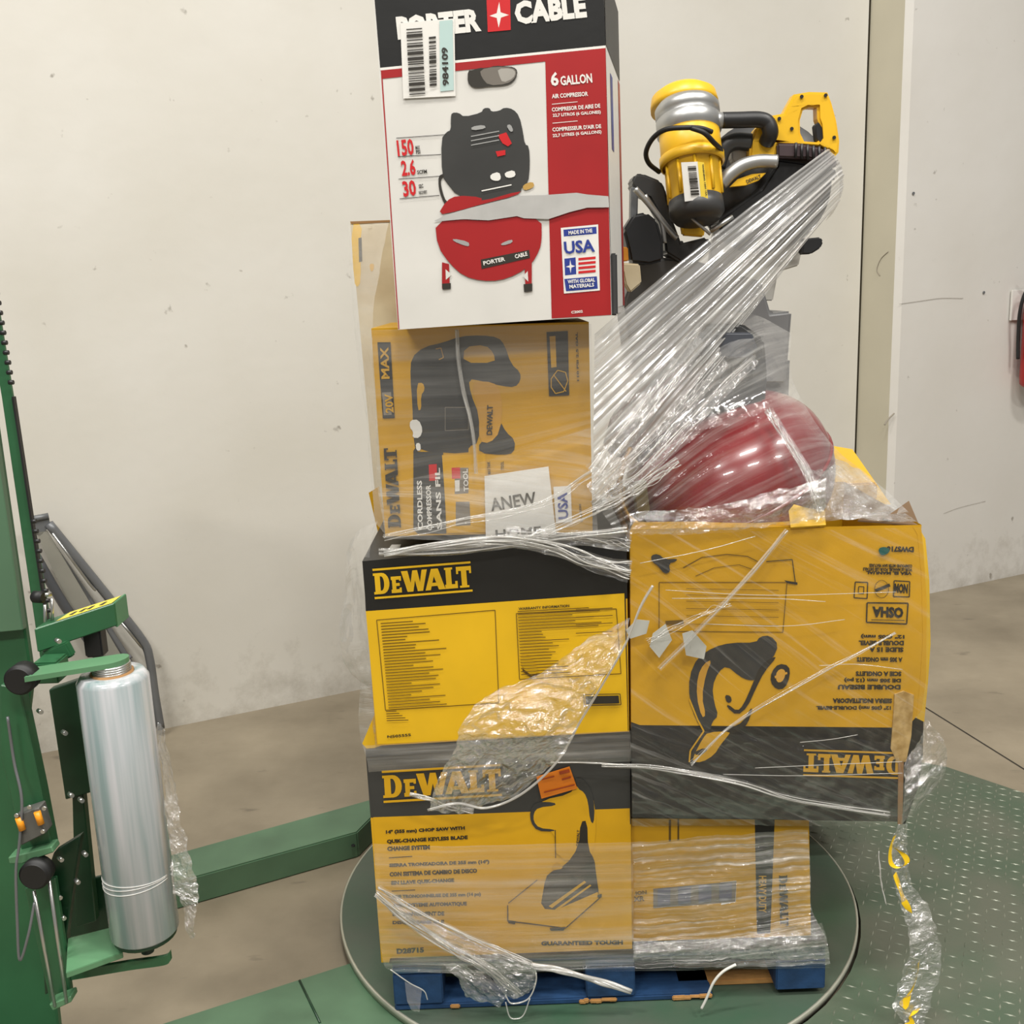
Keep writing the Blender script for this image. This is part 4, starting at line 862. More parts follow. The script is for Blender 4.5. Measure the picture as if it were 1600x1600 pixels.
# F: big carton at right, standing upside down, open at the top
YF = 2.105
ZF = ZM(960, 780, 520 / 1600)
T = thing('cardboard_box', 'large yellow mitre saw carton standing upside down at right, flaps open around the red tank', 'box', at(1200, 1280, YF + 0.25))
FBL, FBR, FTR, FTL = Q(YF, (987, 1277), (1405, 1284), (1440, 820), (984, 829))
link('carton', hexa([FBL, FBR, FTR, FTL], 0.50, split=(0.32, 0.30), cap_top=False, bev=0.004), [M_blk, M_yel2], T)
ob = [at(988, 1277, YF), at(1405, 1284, YF)]
prints('printed_panel', T, YF, [(M_yel2, [(985.5, 830), (1439, 821), (1443, 860), (1448, 940), (1447, 1060), (1440, 1110), (1417, 1137), (1000, 1133), (986, 1128)]), (M_blk, [(986, 1128), (1000, 1133), (1417, 1137), (1404, 1282), (988, 1276)])], 1)
boxobj('inner_tray', ((FBL.x + FBR.x) / 2, YF + 0.25, 1.045), (abs(FBR.x - FBL.x) - 0.02, 0.47, 0.012), M_kraft, T)
# bulging right side sheet
V = []; Fc = []
for i, (fx, fy) in enumerate(((1438, 822), (1446, 836), (1452, 900), (1454, 1000), (1450, 1060), (1444, 1122))):
    V += [at(fx - 12, fy, YF - 0.001), at(fx, fy + 6, YF + 0.03)]
for i in range(5): Fc.append((i * 2, i * 2 + 1, i * 2 + 3, i * 2 + 2))
link('bulged_side', data(V, Fc), M_yelbr, T, smooth=True, label='bulged yellow side edge')
V = []
for fx, fy in ((1443, 1122), (1442, 1180), (1434, 1232), (1414, 1288)): V += [at(1404 + (1288 - fy) * 0.05, fy, YF - 0.001), at(fx, fy, YF + 0.04)]
link('black_side', data(V, [(i * 2, i * 2 + 1, i * 2 + 3, i * 2 + 2) for i in range(3)]), M_blk, T, smooth=True)
panel('torn_corner', [(1398, 1085), (1412, 1080), (1428, 1086), (1424, 1150), (1416, 1190), (1402, 1192), (1392, 1170), (1396, 1120)], YF - 0.004, 0.003, mat('scuffed_card', (190, 160, 104), 0.8, rgb2=(150, 118, 60), vscale=40), T, bev=0, label='torn corner showing bare cardboard')
panel('torn_edge', [(1404, 1190), (1412, 1190), (1410, 1288), (1403, 1288)], YF - 0.004, 0.003, M_kraft, T, bev=0)
logo('printed_logo', T, YF, (1410, 1182), (1256, 1177), 29, M_yel2, 3)
# flaps
def flap(name, pts, th, m, **k):
    a, b, c = pts[0], pts[1], pts[2]; n = (b - a).cross(c - a).normalized() * th; nn = len(pts)
    V = [*pts] + [p + n for p in pts]
    Fc = [tuple(range(nn)), tuple(range(2 * nn - 1, nn - 1, -1))] + [(i, (i + 1) % nn, nn + (i + 1) % nn, nn + i) for i in range(nn)]
    return link(name, data(V, Fc), m, T, **k)
flap('flap', [at(1235, 826, YF - .004), at(1290, 822, YF - .004), at(1288, 800, YF + .03), at(1262, 796, YF + .03), at(1240, 790, YF + .03), at(1232, 800, YF + 0.02)], 0.004, M_yelbr, label='small bent yellow flap')
flap('flap', [at(1434, 822, YF + .10), at(1418, 784, YF + .16), at(1378, 812, YF + .02)], 0.004, mat('brown_inside', (112, 88, 62), 0.8), label='brown inner flap corner')
flap('flap', [at(1340, 815, YF + .03), at(1434, 822, YF + .01), at(1395, 800, YF + .15), at(1350, 805, YF + .15)], 0.003, MC['brown_inside'])
flap('flap', [at(985, 829, YF + .01), at(1240, 825, YF + .01), at(1250, 815, YF + .1), at(990, 818, YF + .1)], 0.003, M_yel2)
mis = [(M_dgr, [(360, 850), (400, 760), (480, 710), (560, 690), (680, 690), (700, 660), (750, 655), (790, 700), (760, 770), (700, 800), (680, 870), (640, 870), (600, 850), (540, 800), (500, 830), (470, 900), (480, 980), (500, 1040), (470, 1070), (460, 1115), (430, 1110), (390, 1060), (360, 960)], 1),
    (mat('tan_print', (196, 146, 50)), [(400, 850), (430, 790), (470, 770), (440, 840), (420, 950), (440, 1040), (420, 1050), (395, 950)], 1),
    (M_dgr, [(590, 780), (660, 770), (680, 830), (640, 870), (600, 850)], 1),
    (M_ink, [(660, 900), (700, 800), (760, 760), (780, 760), (720, 830), (680, 910), (640, 1000), (590, 1040), (540, 1000), (545, 985), (590, 1020), (620, 990)], 1),
    (M_ink, [(530, 940), (560, 945), (565, 975), (540, 980)], 1),
    (M_ink, [(755, 830), (790, 790), (840, 800), (845, 850), (820, 910), (780, 915), (750, 880)], 1),
    (MC['tan_print'], [(775, 840), (795, 815), (820, 820), (822, 850), (805, 880), (780, 880)], 1),
    (MC['tan_print'], [(770, 850), (830, 830), (832, 840), (772, 862)]),
    (M_ink, [(655, 1005), (665, 1010), (640, 1080), (610, 1110), (560, 1130), (520, 1160), (500, 1250), (450, 1260), (380, 1265), (370, 1220), (420, 1130), (440, 1110), (560, 1100), (620, 1070)], 1),
    (M_yel2, [(385, 1225), (425, 1150), (450, 1120), (560, 1115), (540, 1145), (510, 1180), (480, 1230), (420, 1265), (375, 1262)], 1),
    (M_ink, [(385, 1215), (430, 1195), (450, 1205), (420, 1230), (390, 1230)], 1)]
mis = [(m, [ZF(*p) for p in q], *r) for m, q, *r in mis]
mis += outline([ZF(*p) for p in ((360, 1265), (365, 1210), (430, 1115), (400, 1060), (360, 960))], 2.5, M_yel2, False)
mis += outline([ZF(*p) for p in ((215, 400), (830, 400), (810, 640), (215, 635))], 1.2, M_ink2) + outline([ZF(*p) for p in ((330, 330), (420, 280), (540, 265), (640, 275), (690, 300))], 1.3, M_ink2, False) + outline([ZF(*p) for p in ((390, 370), (480, 330), (600, 315), (670, 340))], 1.0, M_ink2, False) + outline([ZF(*p) for p in ((730, 300), (855, 290), (870, 400))], 1.4, M_ink, False)
mis += [(M_dgr, [ZF(*p) for p in ((175, 270), (210, 262), (245, 290), (300, 285), (300, 298), (260, 310), (270, 350), (240, 360), (210, 320), (180, 300))], 1), (M_ink, [ZF(*p) for p in ((815, 390), (880, 400), (880, 412), (835, 405))]),
    (M_ink2, [ZF(*p) for p in ((245, 585), (330, 580), (335, 600), (248, 605))])]
for y in (430, 460, 490, 525, 560, 600):
    mis.append((M_ink2, quadline(ZF(345, y), ZF(790, y + 8), 0.8)))
prints('printed_mitre_saw', T, YF, mis, 3)
ic = outline([ZF(*p) for p in ((1158, 398), (1218, 400), (1215, 478), (1152, 474))], 1.6, M_ink) + outline([ZF(*p) for p in ((1175, 420), (1200, 421), (1198, 455), (1172, 452))], 1.2, M_ink) + outline([ZF(*p) for p in ((1345, 392), (1420, 396), (1418, 470), (1342, 468))], 1.6, M_ink) + outline([ZF(*p) for p in ((1215, 498), (1412, 500), (1405, 600), (1212, 592))], 2, M_ink)
ic += outline([ZF(1285 + 34 * math.cos(w), 432 + 42 * math.sin(w)) for w in [i * math.pi / 8 for i in range(16)]], 1.0, M_ink2) + [(M_ink, quadline(ZF(1255, 440), ZF(1325, 412), 5))]
ic += [(M_ink, quadline(ZF(1235, 580), ZF(1395, 583), 1.2)), (mat('teal_mark', (20, 84, 78)), [ZF(*p) for p in ((1270, 235), (1300, 228), (1325, 240), (1320, 258), (1290, 272), (1272, 260))], 1)]
prints('printed_symbol', T, YF, ic, 3)
texts('printed_text', T, YF, [('DWS716', (1440, 228), (1310, 225), 9), ('NOM', (1412, 408), (1348, 404), 15), ('OSHA', (1390, 520), (1240, 515), 17)] +
      [(s, (xr, y + 4), (xl, y), 5.0) for s, xr, xl, y in (('COMPOUND MITER SAW FEATURES', 1432, 1225, 310), ('VOIR LE MANUEL POUR LES DETAILS', 1432, 1195, 328), ('VEA EL MANUAL', 1430, 1210, 345))] +
      [(s, (xr, y), (xl, y - 1), 7.5) for s, xr, xl, y in (('12" (305 mm)', 1395, 1185, 648), ('DOUBLE BEVEL', 1392, 1175, 680), ('SLIDE 15 A', 1390, 1225, 712), ('A 305 mm ONGLETS', 1385, 1165, 760), ('SCIE A ONGLETS', 1380, 1160, 828), ('DE 305 mm (12 po)', 1378, 1105, 858), ('DOUBLE BISEAU', 1376, 1075, 892), ('SIERRA INGLETEADORA', 1335, 1050, 958), ('12" (305 mm) DOUBLE-BEVEL', 1330, 970, 990))], M_ink, 4, ZF, 0.055)

# G: small carton at the bottom right
YG = 2.135
ZG = ZM(960, 1220, 540 / 1600)
T = thing('cardboard_box', 'small yellow carton with a black stripe, under the large carton', 'box', at(1130, 1465, YG + 0.2))
link('carton', hexa(Q(YG, (988, 1471), (1267, 1462), (1264, 1281), (986, 1279)), 0.38), [M_yel2], T)
prints('printed_stripe', T, YG, [(M_blk, [(650, 180), (742, 178), (722, 705), (660, 710)]), (M_lab, [(490, 470), (565, 462), (562, 560), (495, 575)]), (mat('grey_ink', (120, 112, 100)), [(180, 500), (565, 465), (560, 560), (180, 590)]), (M_ink2, [(252, 180), (262, 180), (262, 280), (252, 280)]), (M_ink2, [(292, 178), (300, 178), (300, 275), (292, 275)])], 1, ZG)
prints('printed_tile', T, YG, [(mat('pale_blue_print', (104, 106, 122)), [(200 + k * 95, 500 - k * 8), (260 + k * 95, 494 - k * 8), (258 + k * 95, 575 - k * 8), (200 + k * 95, 582 - k * 8)]) for k in range(4)], 3, ZG)
texts('printed_text', T, YG, [('HEAVY DUTY', (668, 440), (668, 610), 12)], M_yel2, 4, ZG)
logo('printed_logo', T, YG, ZG(762, 438), ZG(768, 672), 13, M_ink, 4, rules=False)
texts('printed_text', T, YG, [('XR', (90, 560), (140, 556), 8), ('ION', (100, 530), (150, 524), 6)], M_ink2, 4, ZG)

# J: hidden carton behind F with its flap up: carries the saw
YJ = 2.66
T = thing('cardboard_box', 'yellow carton at back right, its open flap sticking up behind the tank', 'box', at(1130, 1450, YJ + 0.1))
zt = 1.155
bxl, bxr = at(1010, 760, YJ).x, at(1372, 750, YJ).x
boxobj('carton', ((bxl + bxr) / 2, YJ + 0.21, (0.18 + zt) / 2), (bxr - bxl, 0.42, zt - 0.18), M_yel2, T, bev=0.005)
fp = [at(1392, 788, YJ + 0.0), at(1332, 702, YJ + 0.05), at(1290, 695, YJ + 0.05), at(1270, 790, YJ)]
n = Vector((0, 0.004, 0))
link('flap', data(fp + [p + n for p in fp], [(0, 1, 2, 3), (7, 6, 5, 4), (0, 4, 5, 1), (1, 5, 6, 2), (2, 6, 7, 3), (3, 7, 4, 0)]), M_yelbr, T, label='upright bright yellow flap')

# cardboard slip sheet / black tray on the pallet under the cartons
T = thing('slip_sheet', 'thin dark slip sheet between the blue pallet and the lowest cartons', 'sheet', (0.18, YP + 0.5, PZ0 + 0.13))
boxobj('sheet', ((x0 + x1) / 2, YP + 0.49, PZ0 + 0.1295), (x1 - x0 + 0.01, 0.985, 0.0028), M_blk, T, bev=0.001)
# ------------------------------------------------------------------ red pancake compressor in the open carton
cc = at(1140, 748, 2.40)
T = thing('air_compressor', 'red pancake tank compressor with grey shroud tipped into the open carton under film', 'compressor', (cc.x, cc.y, 1.06))
prof = []
Rp, Hp = 0.250, 0.165
for i in range(25):
    w = -math.pi / 2 + math.pi * i / 24
    prof.append((Rp * max(0, math.cos(w)) ** 0.62, Hp * math.copysign(abs(math.sin(w)) ** 0.9, math.sin(w))))
tk = lathe(prof, (0, 0, 0), 64)
Rm = Matrix.Translation(cc + Vector((0, 0.02, 0.00))) @ Matrix.Rotation(math.radians(-24), 4, 'Y') @ Matrix.Rotation(math.radians(12), 4, 'X')
tk.transform(Rm); tko = link('tank', tk, M_tank, T, smooth=True)
sm = lathe([(Rp - 0.004, -0.006), (Rp + 0.004, -0.004), (Rp + 0.004, 0.004), (Rp - 0.004, 0.006)], (0, 0, 0), 64); sm.transform(Rm); link('weld_seam', sm, M_tank, tko, smooth=True)
def sharpen(o, a=0.6):
    o.data.set_sharp_from_angle(angle=a); return o
def rblock(name, px, Y, depth, m, parent, r=0.02, **k):
    fr = [at(x, y, Y) for x, y in px]; n = len(fr); bm = bmesh.new()
    f = [bm.verts.new(p) for p in fr]; b = [bm.verts.new(p + Vector((0, depth, 0))) for p in fr]
    bm.faces.new(f); bm.faces.new(b[::-1])
    for i in range(n): bm.faces.new((f[i], b[i], b[(i + 1) % n], f[(i + 1) % n]))
    bmesh.ops.recalc_face_normals(bm, faces=bm.faces)
    bmesh.ops.bevel(bm, geom=bm.edges[:], offset=r * 0.6, segments=3, affect='EDGES', clamp_overlap=True)
    return sharpen(link(name, tomesh(bm), m, parent, smooth=True, **k), 0.5)
sh = rblock('shroud', [(1075, 600), (1070, 535), (1100, 507), (1160, 505), (1195, 530), (1200, 590), (1195, 640), (1075, 640)], 2.36, 0.18, M_dkg, T, 0.014)
rblock('pump_cover', [(950, 712), (965, 660), (1050, 560), (1082, 570), (1085, 600), (1040, 660), (990, 720)], 2.34, 0.15, mat('slate_plastic', (70, 73, 80), 0.4, var=0.25), T, 0.014)
rblock('shroud_cap', [(1085, 540), (1095, 520), (1175, 520), (1185, 545), (1170, 560), (1100, 560)], 2.33, 0.05, mat('slate_plastic', (70, 73, 80)), sh, 0.006)
for k in range(5):
    p = at(1110 + k * 16, 580, 2.352); boxobj('vent_slot', p, (0.006, 0.006, 0.035), M_dk, sh, bev=0.001)
tube('feed_pipe', [at(985, 700, 2.3), at(968, 750, 2.27), at(978, 800, 2.25), at(1000, 822, 2.24)], 0.007, mat('brass', (170, 130, 60), 0.35, metal=0.8), T)
rblock('regulator', [(990, 760), (1010, 752), (1016, 800), (996, 812)], 2.24, 0.04, mat('olive_brass', (110, 100, 60), 0.4, metal=0.5), T, 0.004)
boxobj('foot', cc + Vector((0.18, -0.02, -0.12)), (0.05, 0.05, 0.08), M_rubber, T)

# ------------------------------------------------------------------ mitre saw on the back carton
ZS = ZM(940, 120, 0.25)
YS = 2.72
def S_(x, y, Y=YS): return at(*ZS(x, y), Y)
T = thing('mitre_saw', 'yellow and black mitre saw with silver gear case standing high on the back cartons', 'saw', at(1110, 700, YS + 0.12))
# motor
m0, m1 = S_(545, 330, 2.66), S_(590, 800, 2.60); ax = (m1 - m0).normalized(); L_ = (m1 - m0).length
def lath(name, prof, o, axis, m, parent=T, seg=40, **k): return link(name, lathe(prof, o, seg, axis), m, parent, smooth=True, **k)
mh = lath('motor_housing', [(0, 0), (0.062, 0), (0.074, 0.012), (0.075, L_ * 0.44), (0.066, L_ * 0.47), (0.064, L_ * 0.93), (0.058, L_), (0, L_)], m0, ax, M_toolyel)
lath('motor_ring', [(0.074, L_ * 0.36), (0.079, L_ * 0.37), (0.079, L_ * 0.47), (0.073, L_ * 0.49)], m0, ax, M_toolyel, mh)
for k in range(10):
    w = k * math.pi / 5; q = Vector((0, 0, 1)).rotation_difference(ax); e = q @ Vector((math.cos(w), math.sin(w), 0)) * 0.066
    tube('housing_rib', [m0 + e + ax * L_ * 0.5, m0 + e + ax * L_ * 0.92], 0.004, M_toolyel, mh, smooth_path=False, seg=6)
lath('motor_end_cap', [(0, L_ * 0.95), (0.066, L_ * 0.95), (0.067, L_ * 1.12), (0.055, L_ * 1.2), (0, L_ * 1.2)], m0, ax, M_dkg, label='dark end cap')
gt = S_(520, 210, 2.70)
lath('gear_case', [(0, -0.03), (0.070, -0.03), (0.079, -0.018), (0.079, 0.0), (0.072, 0.006), (0.079, 0.012), (0.079, 0.045), (0.070, 0.05), (0.070, 0.075), (0, 0.075)], m0 - ax * 0.035, ax, M_alu, label='silver gear case')
lath('gear_case_cover', [(0, -0.072), (0.060, -0.070), (0.080, -0.055), (0.084, -0.035), (0.084, -0.024), (0, -0.024)], m0 - ax * 0.035 + Vector((0.0, 0.03, 0)), ax, M_toolyel, label='yellow rear cover')
# label with barcode wrapped on the motor front
YL = 2.535
lb = panel('rating_label', [ZS(*p) for p in ((497, 535), (600, 530), (622, 765), (520, 780))], YL, 0.0008, M_lab, mh, bev=0)
prints('label_print', mh, YL, [(mat('label_yellow', (226, 196, 60)), [ZS(*p) for p in ((600, 530), (640, 535), (665, 760), (622, 765))])], 1)
barcode('label_barcode', mh, YL, ZS(538, 560), ZS(560, 750), ZS(590, 557), 44, M_ink, 2, 8)
texts('label_text', mh, YL, [('WARNING 120V 15A', (628, 545), (650, 745), 2.5)], M_ink, 3, ZS)
# carrying handle
tube('carry_handle_stub', [S_(665, 275, 2.64), S_(765, 272, 2.64)], 0.019, M_alu, T, smooth_path=False, seg=16)
tube('carry_handle', [S_(755, 272, 2.64), S_(860, 270, 2.64), S_(980, 268, 2.64), S_(1035, 290, 2.64), S_(1055, 350, 2.64), S_(1030, 410, 2.66)], 0.0195, M_dk, T, seg=16)
# main handle: D shaped loop with a hole
outer = [(925, 505), (930, 400), (960, 330), (1040, 245), (1140, 228), (1165, 180), (1205, 108), (1300, 92), (1415, 95), (1440, 160), (1470, 270), (1490, 400), (1486, 470), (1462, 497), (1440, 470), (1380, 432), (1240, 425), (1110, 412), (1098, 450), (1090, 518), (1000, 515)]
hole = [(1262, 205), (1300, 188), (1350, 190), (1352, 260), (1366, 300), (1372, 380), (1352, 408), (1270, 402), (1245, 350), (1243, 270)]
def plate_hole(name, outer, hole, Y, depth, m, parent, **k):
    bm = bmesh.new()
    o3 = [at(*ZS(*p), Y) for p in outer]; h3 = [at(*ZS(*p), Y) for p in hole]
    from mathutils.geometry import tessellate_polygon
    V3 = o3 + h3; tr = tessellate_polygon([[Vector((p.x, p.z, 0)) for p in o3], [Vector((p.x, p.z, 0)) for p in h3]])
    f = [bm.verts.new(p) for p in V3]; b = [bm.verts.new(p + Vector((0, depth, 0))) for p in V3]
    for t in tr:
        try: bm.faces.new([f[i] for i in t]); bm.faces.new([b[i] for i in t][::-1])
        except ValueError: pass
    for base, n in ((0, len(o3)), (len(o3), len(h3))):
        for i in range(n):
            i2 = (i + 1) % n; bm.faces.new((f[base + i], f[base + i2], b[base + i2], b[base + i]))
    bmesh.ops.recalc_face_normals(bm, faces=bm.faces)
    es = [e for e in bm.edges if len(e.link_faces) == 2 and e.calc_face_angle(0) > 0.9 and abs(e.verts[0].co.y - e.verts[1].co.y) < 1e-5]
    bmesh.ops.bevel(bm, geom=es, offset=0.006, segments=2, affect='EDGES')
    return link(name, tomesh(bm), m, parent, **k)
mhd = plate_hole('main_handle', outer, hole, 2.66, 0.045, M_toolyel, T)
for x, y in ((1110, 262), (1188, 325), (1250, 124), (1400, 116), (1453, 380)):
    p = S_(x, y, 2.658); cylobj('screw', p, p + Vector((0, -0.002, 0)), 0.0045, M_dk, mhd, seg=10)
rblock('trigger', [ZS(*p) for p in ((1335, 300), (1360, 280), (1392, 330), (1396, 400), (1372, 420), (1345, 390))], 2.665, 0.03, M_dk, mhd, 0.003)
# blade guard, arcs and duct
gd = S_(1010, 700, 2.80)
gaxis = Vector((-0.25, -1, 0.1))
lath('upper_guard', [(0, 0), (0.15, 0), (0.165, 0.01), (0.17, 0.03), (0.165, 0.05), (0, 0.055)], gd, gaxis, M_dkg, label='dark round blade guard')
lath('blade', [(0, 0), (0.152, 0), (0.152, 0.003), (0, 0.003)], gd + Vector((0, 0.02, -0.02)), gaxis, M_steel)
rblock('rubber_boot', [ZS(*p) for p in ((1098, 415), (1240, 415), (1380, 445), (1460, 500), (1480, 560), (1420, 560), (1300, 510), (1100, 505))], 2.655, 0.05, mat('maroon_grey', (70, 56, 58), 0.45, var=0.2), T, 0.008)
for k in range(6):
    tube('boot_rib', [S_(1215 + k * 36, 412 + k * 6, 2.651), S_(1212 + k * 38, 505 + k * 8, 2.651)], 0.0035, M_dk, T, smooth_path=False, seg=6)
rblock('arm_casting', [ZS(*p) for p in ((1100, 510), (1460, 560), (1480, 640), (1400, 640), (1200, 760), (900, 1000), (760, 1010), (720, 900), (1000, 700), (1090, 560))], 2.68, 0.10, M_dk, T, 0.012)
tube('lower_guard_rim', [S_(745, 672, 2.655), S_(800, 610, 2.655), S_(880, 555, 2.655), S_(980, 528, 2.655), S_(1095, 530, 2.655)], 0.017, M_alu, T, seg=12)
rblock('guard_label_plate', [ZS(*p) for p in ((800, 690), (850, 640), (940, 608), (1030, 600), (980, 650), (900, 680))], 2.65, 0.01, M_toolyel, T, 0.002)
texts('label_text', T, 2.649, [('DEWALT', (910, 668), (1000, 632), 6)], M_ink, 1, ZS)
tube('dust_duct', [S_(720, 560, 2.68), S_(760, 450, 2.68), S_(830, 405, 2.68), S_(930, 410, 2.68)], 0.022, M_dkg, T, seg=14)
rblock('white_spacer', [ZS(*p) for p in ((810, 460), (915, 440), (930, 520), (850, 560), (815, 520))], 2.70, 0.04, M_lab, T, 0.006)
tube('power_cord', [S_(690, 345, 2.55), S_(620, 322, 2.54), S_(520, 318, 2.53), S_(400, 330, 2.54), S_(320, 385, 2.56), S_(278, 470, 2.58), S_(295, 540, 2.6), S_(360, 595, 2.64)], 0.006, M_rubber, T, seg=8)
tube('power_cord', [S_(560, 320, 2.53), S_(640, 350, 2.52), S_(700, 410, 2.54), S_(745, 460, 2.6), S_(730, 520, 2.64)], 0.006, M_rubber, T, seg=8)
# left brackets, black clamp knob, fence and base
rblock('pivot_bracket', [ZS(*p) for p in ((185, 660), (210, 605), (260, 605), (370, 650), (400, 700), (440, 880), (500, 1040), (660, 1000), (700, 1060), (560, 1200), (400, 1100), (380, 900), (300, 760), (215, 720))], 2.70, 0.10, M_dkg, T, 0.010)
rblock('side_post', [ZS(*p) for p in ((185, 690), (230, 690), (225, 900), (180, 940))], 2.69, 0.04, M_gry, T, 0.004)
tube('guide_rail', [S_(210, 700, 2.66), S_(300, 800, 2.66), S_(400, 930, 2.66), S_(470, 1010, 2.66)], 0.008, M_alu, T, seg=10)
tube('guide_rail', [S_(270, 740, 2.66), S_(370, 900, 2.66), S_(395, 1040, 2.66)], 0.006, M_alu, T, seg=10)
tube('clamp_rod', [S_(680, 965, 2.60), S_(820, 875, 2.60)], 0.006, M_steel, T, smooth_path=False)
tube('clamp_rod', [S_(560, 880, 2.58), S_(680, 985, 2.58)], 0.004, M_alu, T, smooth_path=False)
rblock('clamp_knob', [ZS(*p) for p in ((135, 960), (200, 860), (280, 845), (350, 900), (385, 1020), (390, 1150), (300, 1175), (180, 1160), (160, 1060))], 2.64, 0.08, M_dk, T, 0.012)
rblock('amber_latch', [ZS(*p) for p in ((125, 1060), (165, 1065), (170, 1150), (130, 1155))], 2.64, 0.03, mat('amber_dark', (186, 120, 20)), T, 0.004)
rblock('yellow_rear_cap', [ZS(*p) for p in ((500, 930), (560, 905), (650, 940), (640, 1000), (510, 990))], 2.66, 0.03, M_toolyel, T, 0.006)
rblock('mitre_base', [(975, 470), (1000, 400), (1080, 405), (1190, 440), (1205, 490), (1238, 486), (1232, 560), (1228, 600), (1080, 600), (990, 590)], 2.74, 0.22, mat('stand_grey', (112, 112, 112), 0.45), T, 0.012)
rblock('fence', [(1120, 330), (1262, 352), (1248, 415), (1216, 425), (1208, 470), (1100, 470)], 2.78, 0.03, mat('pale_fence', (196, 194, 186), 0.5), T, 0.005)
rblock('base_leg', [(1060, 585), (1235, 560), (1230, 705), (1060, 712)], 2.76, 0.20, mat('stand_grey', (112, 112, 112)), T, 0.01)
rblock('white_bracket', [ZS(*p) for p in ((120, 1160), (240, 1170), (250, 1290), (180, 1350), (150, 1300))], 2.62, 0.05, M_cream, T, 0.006)
lv = rblock('lock_lever', [ZS(*p) for p in ((1262, 1012), (1370, 1002), (1388, 1030), (1370, 1070), (1310, 1108), (1250, 1110))], 2.70, 0.035, M_dk, T, 0.006)
tube('lever_stem', [S_(1235, 1050, 2.72), S_(1262, 1055, 2.72)], 0.010, M_alu, lv, smooth_path=False)
# ------------------------------------------------------------------ stretch film
FW_ = film('film_wrapped', base=0.04, streak=0.34, along=1.2, across=38, crinkle=0.10, thr=0.52)
FD = film('film_diagonal', base=0.0, streak=0.30, along=1.3, across=50, crinkle=0.1, thr=0.63, glint=0.8, face=0.04)
FB = film('film_band', base=0.22, streak=0.72, along=0.7, across=60, crinkle=0.02, rough=0.28, thr=0.50, rgb=(206, 204, 200))
FC_ = film('film_crumpled', base=0.04, streak=0.55, along=9, across=14, crinkle=0.9, cscale=34, rough=0.15, thr=0.53, glint=4, cap=0.32)
FH = film('film_heavy', base=0.04, streak=0.62, along=2.4, across=110, crinkle=0.12, cscale=22, thr=0.53)
FR_ = film('film_rope', base=0.34, streak=0.4, along=10, across=10, crinkle=0.4, rough=0.2)
FS = film('film_veil', base=0.12, streak=0.24, along=1.2, across=26, crinkle=0.2, thr=0.52)
FK = film('film_dark_layer', base=0.0, streak=0.35, along=1.2, across=60, crinkle=0.15, cscale=16, thr=0.66, glint=0.8, face=0.02)

T = thing('stretch_film', 'clear stretch film wound round the lower cartons, with gathered cords and a loose balloon flap', 'plastic film', at(800, 1500, 2.08))
Yf = 2.094
def wrap(name, rows, m, **k): return sheet(name, rows, m, T, **k)
wrap('film_layer', [rowp(Yf, (584, 1318), (700, 1322), (988, 1316)), rowp(Yf, (588, 1400), (750, 1400), (990, 1395)), rowp(Yf, (598, 1500), (750, 1502), (990, 1494)), rowp(YP - 0.006, (612, 1518), (750, 1520), (992, 1512))], FW_, crink=0.003, cs=10, seed=1, nu=90, nv=90, ridge=0.0015, rf=50)
wrap('film_layer', [rowp(Yf, (988, 1316), (1130, 1304), (1262, 1296)), rowp(Yf + .01, (990, 1380), (1130, 1370), (1266, 1358)), rowp(Yf + .01, (990, 1450), (1130, 1440), (1268, 1420)), rowp(Yf, (990, 1496), (1130, 1488), (1290, 1462)), rowp(YP - .008, (992, 1512), (1130, 1512), (1297, 1505))], FH, crink=0.010, cs=14, seed=2, nu=90, nv=170, ridge=0.0022, rf=70)
wrap('film_layer', [rowp(YP - .012, (612, 1492), (900, 1490), (1294, 1488)), rowp(YP - .012, (612, 1508), (900, 1506), (1296, 1500)), rowp(YP - .010, (612, 1520), (900, 1518), (1296, 1512))], FK, crink=0.004, cs=12, seed=3, nv=24, nu=90, ridge=0.003, rf=120)
# crumpled rise at the foot of the small carton
wrap('film_crumple', [rowp(2.10, (990, 1470), (1130, 1466), (1285, 1440)), rowp(2.085, (990, 1488), (1130, 1482), (1292, 1470)), rowp(2.09, (990, 1500), (1130, 1498), (1296, 1498))], FC_, crink=0.010, cs=16, seed=4, nv=30, edge=0.003)
# over the big right carton
wrap('film_layer', [rowp(2.086, (985, 835), (1200, 829), (1440, 824)), rowp(2.082, (984, 950), (1200, 950), (1452, 940)), rowp(2.082, (986, 1100), (1200, 1105), (1446, 1100)), rowp(2.082, (988, 1200), (1200, 1210), (1430, 1210)), rowp(2.09, (988, 1290), (1200, 1290), (1412, 1290))], FD, crink=0.006, cs=8, seed=5, uvrot=0.55, nu=130, nv=130, ridge=0.003, rf=40)
wrap('film_layer', [rowp(2.088, (985, 1130), (1200, 1150), (1400, 1160)), rowp(2.074, (986, 1200), (1200, 1215), (1412, 1230)), rowp(2.078, (988, 1270), (1200, 1280), (1412, 1288))], FK, crink=0.012, cs=12, seed=6, uvrot=0.3, ridge=0.002, rf=30)
# black band of the lowest carton is covered too
wrap('film_layer', [rowp(2.088, (566, 1165), (780, 1152), (985, 1142)), rowp(2.086, (574, 1190), (780, 1180), (986, 1172)), rowp(2.088, (576, 1206), (780, 1196), (986, 1190))], FW_, crink=0.004, cs=12, seed=7, nv=12)
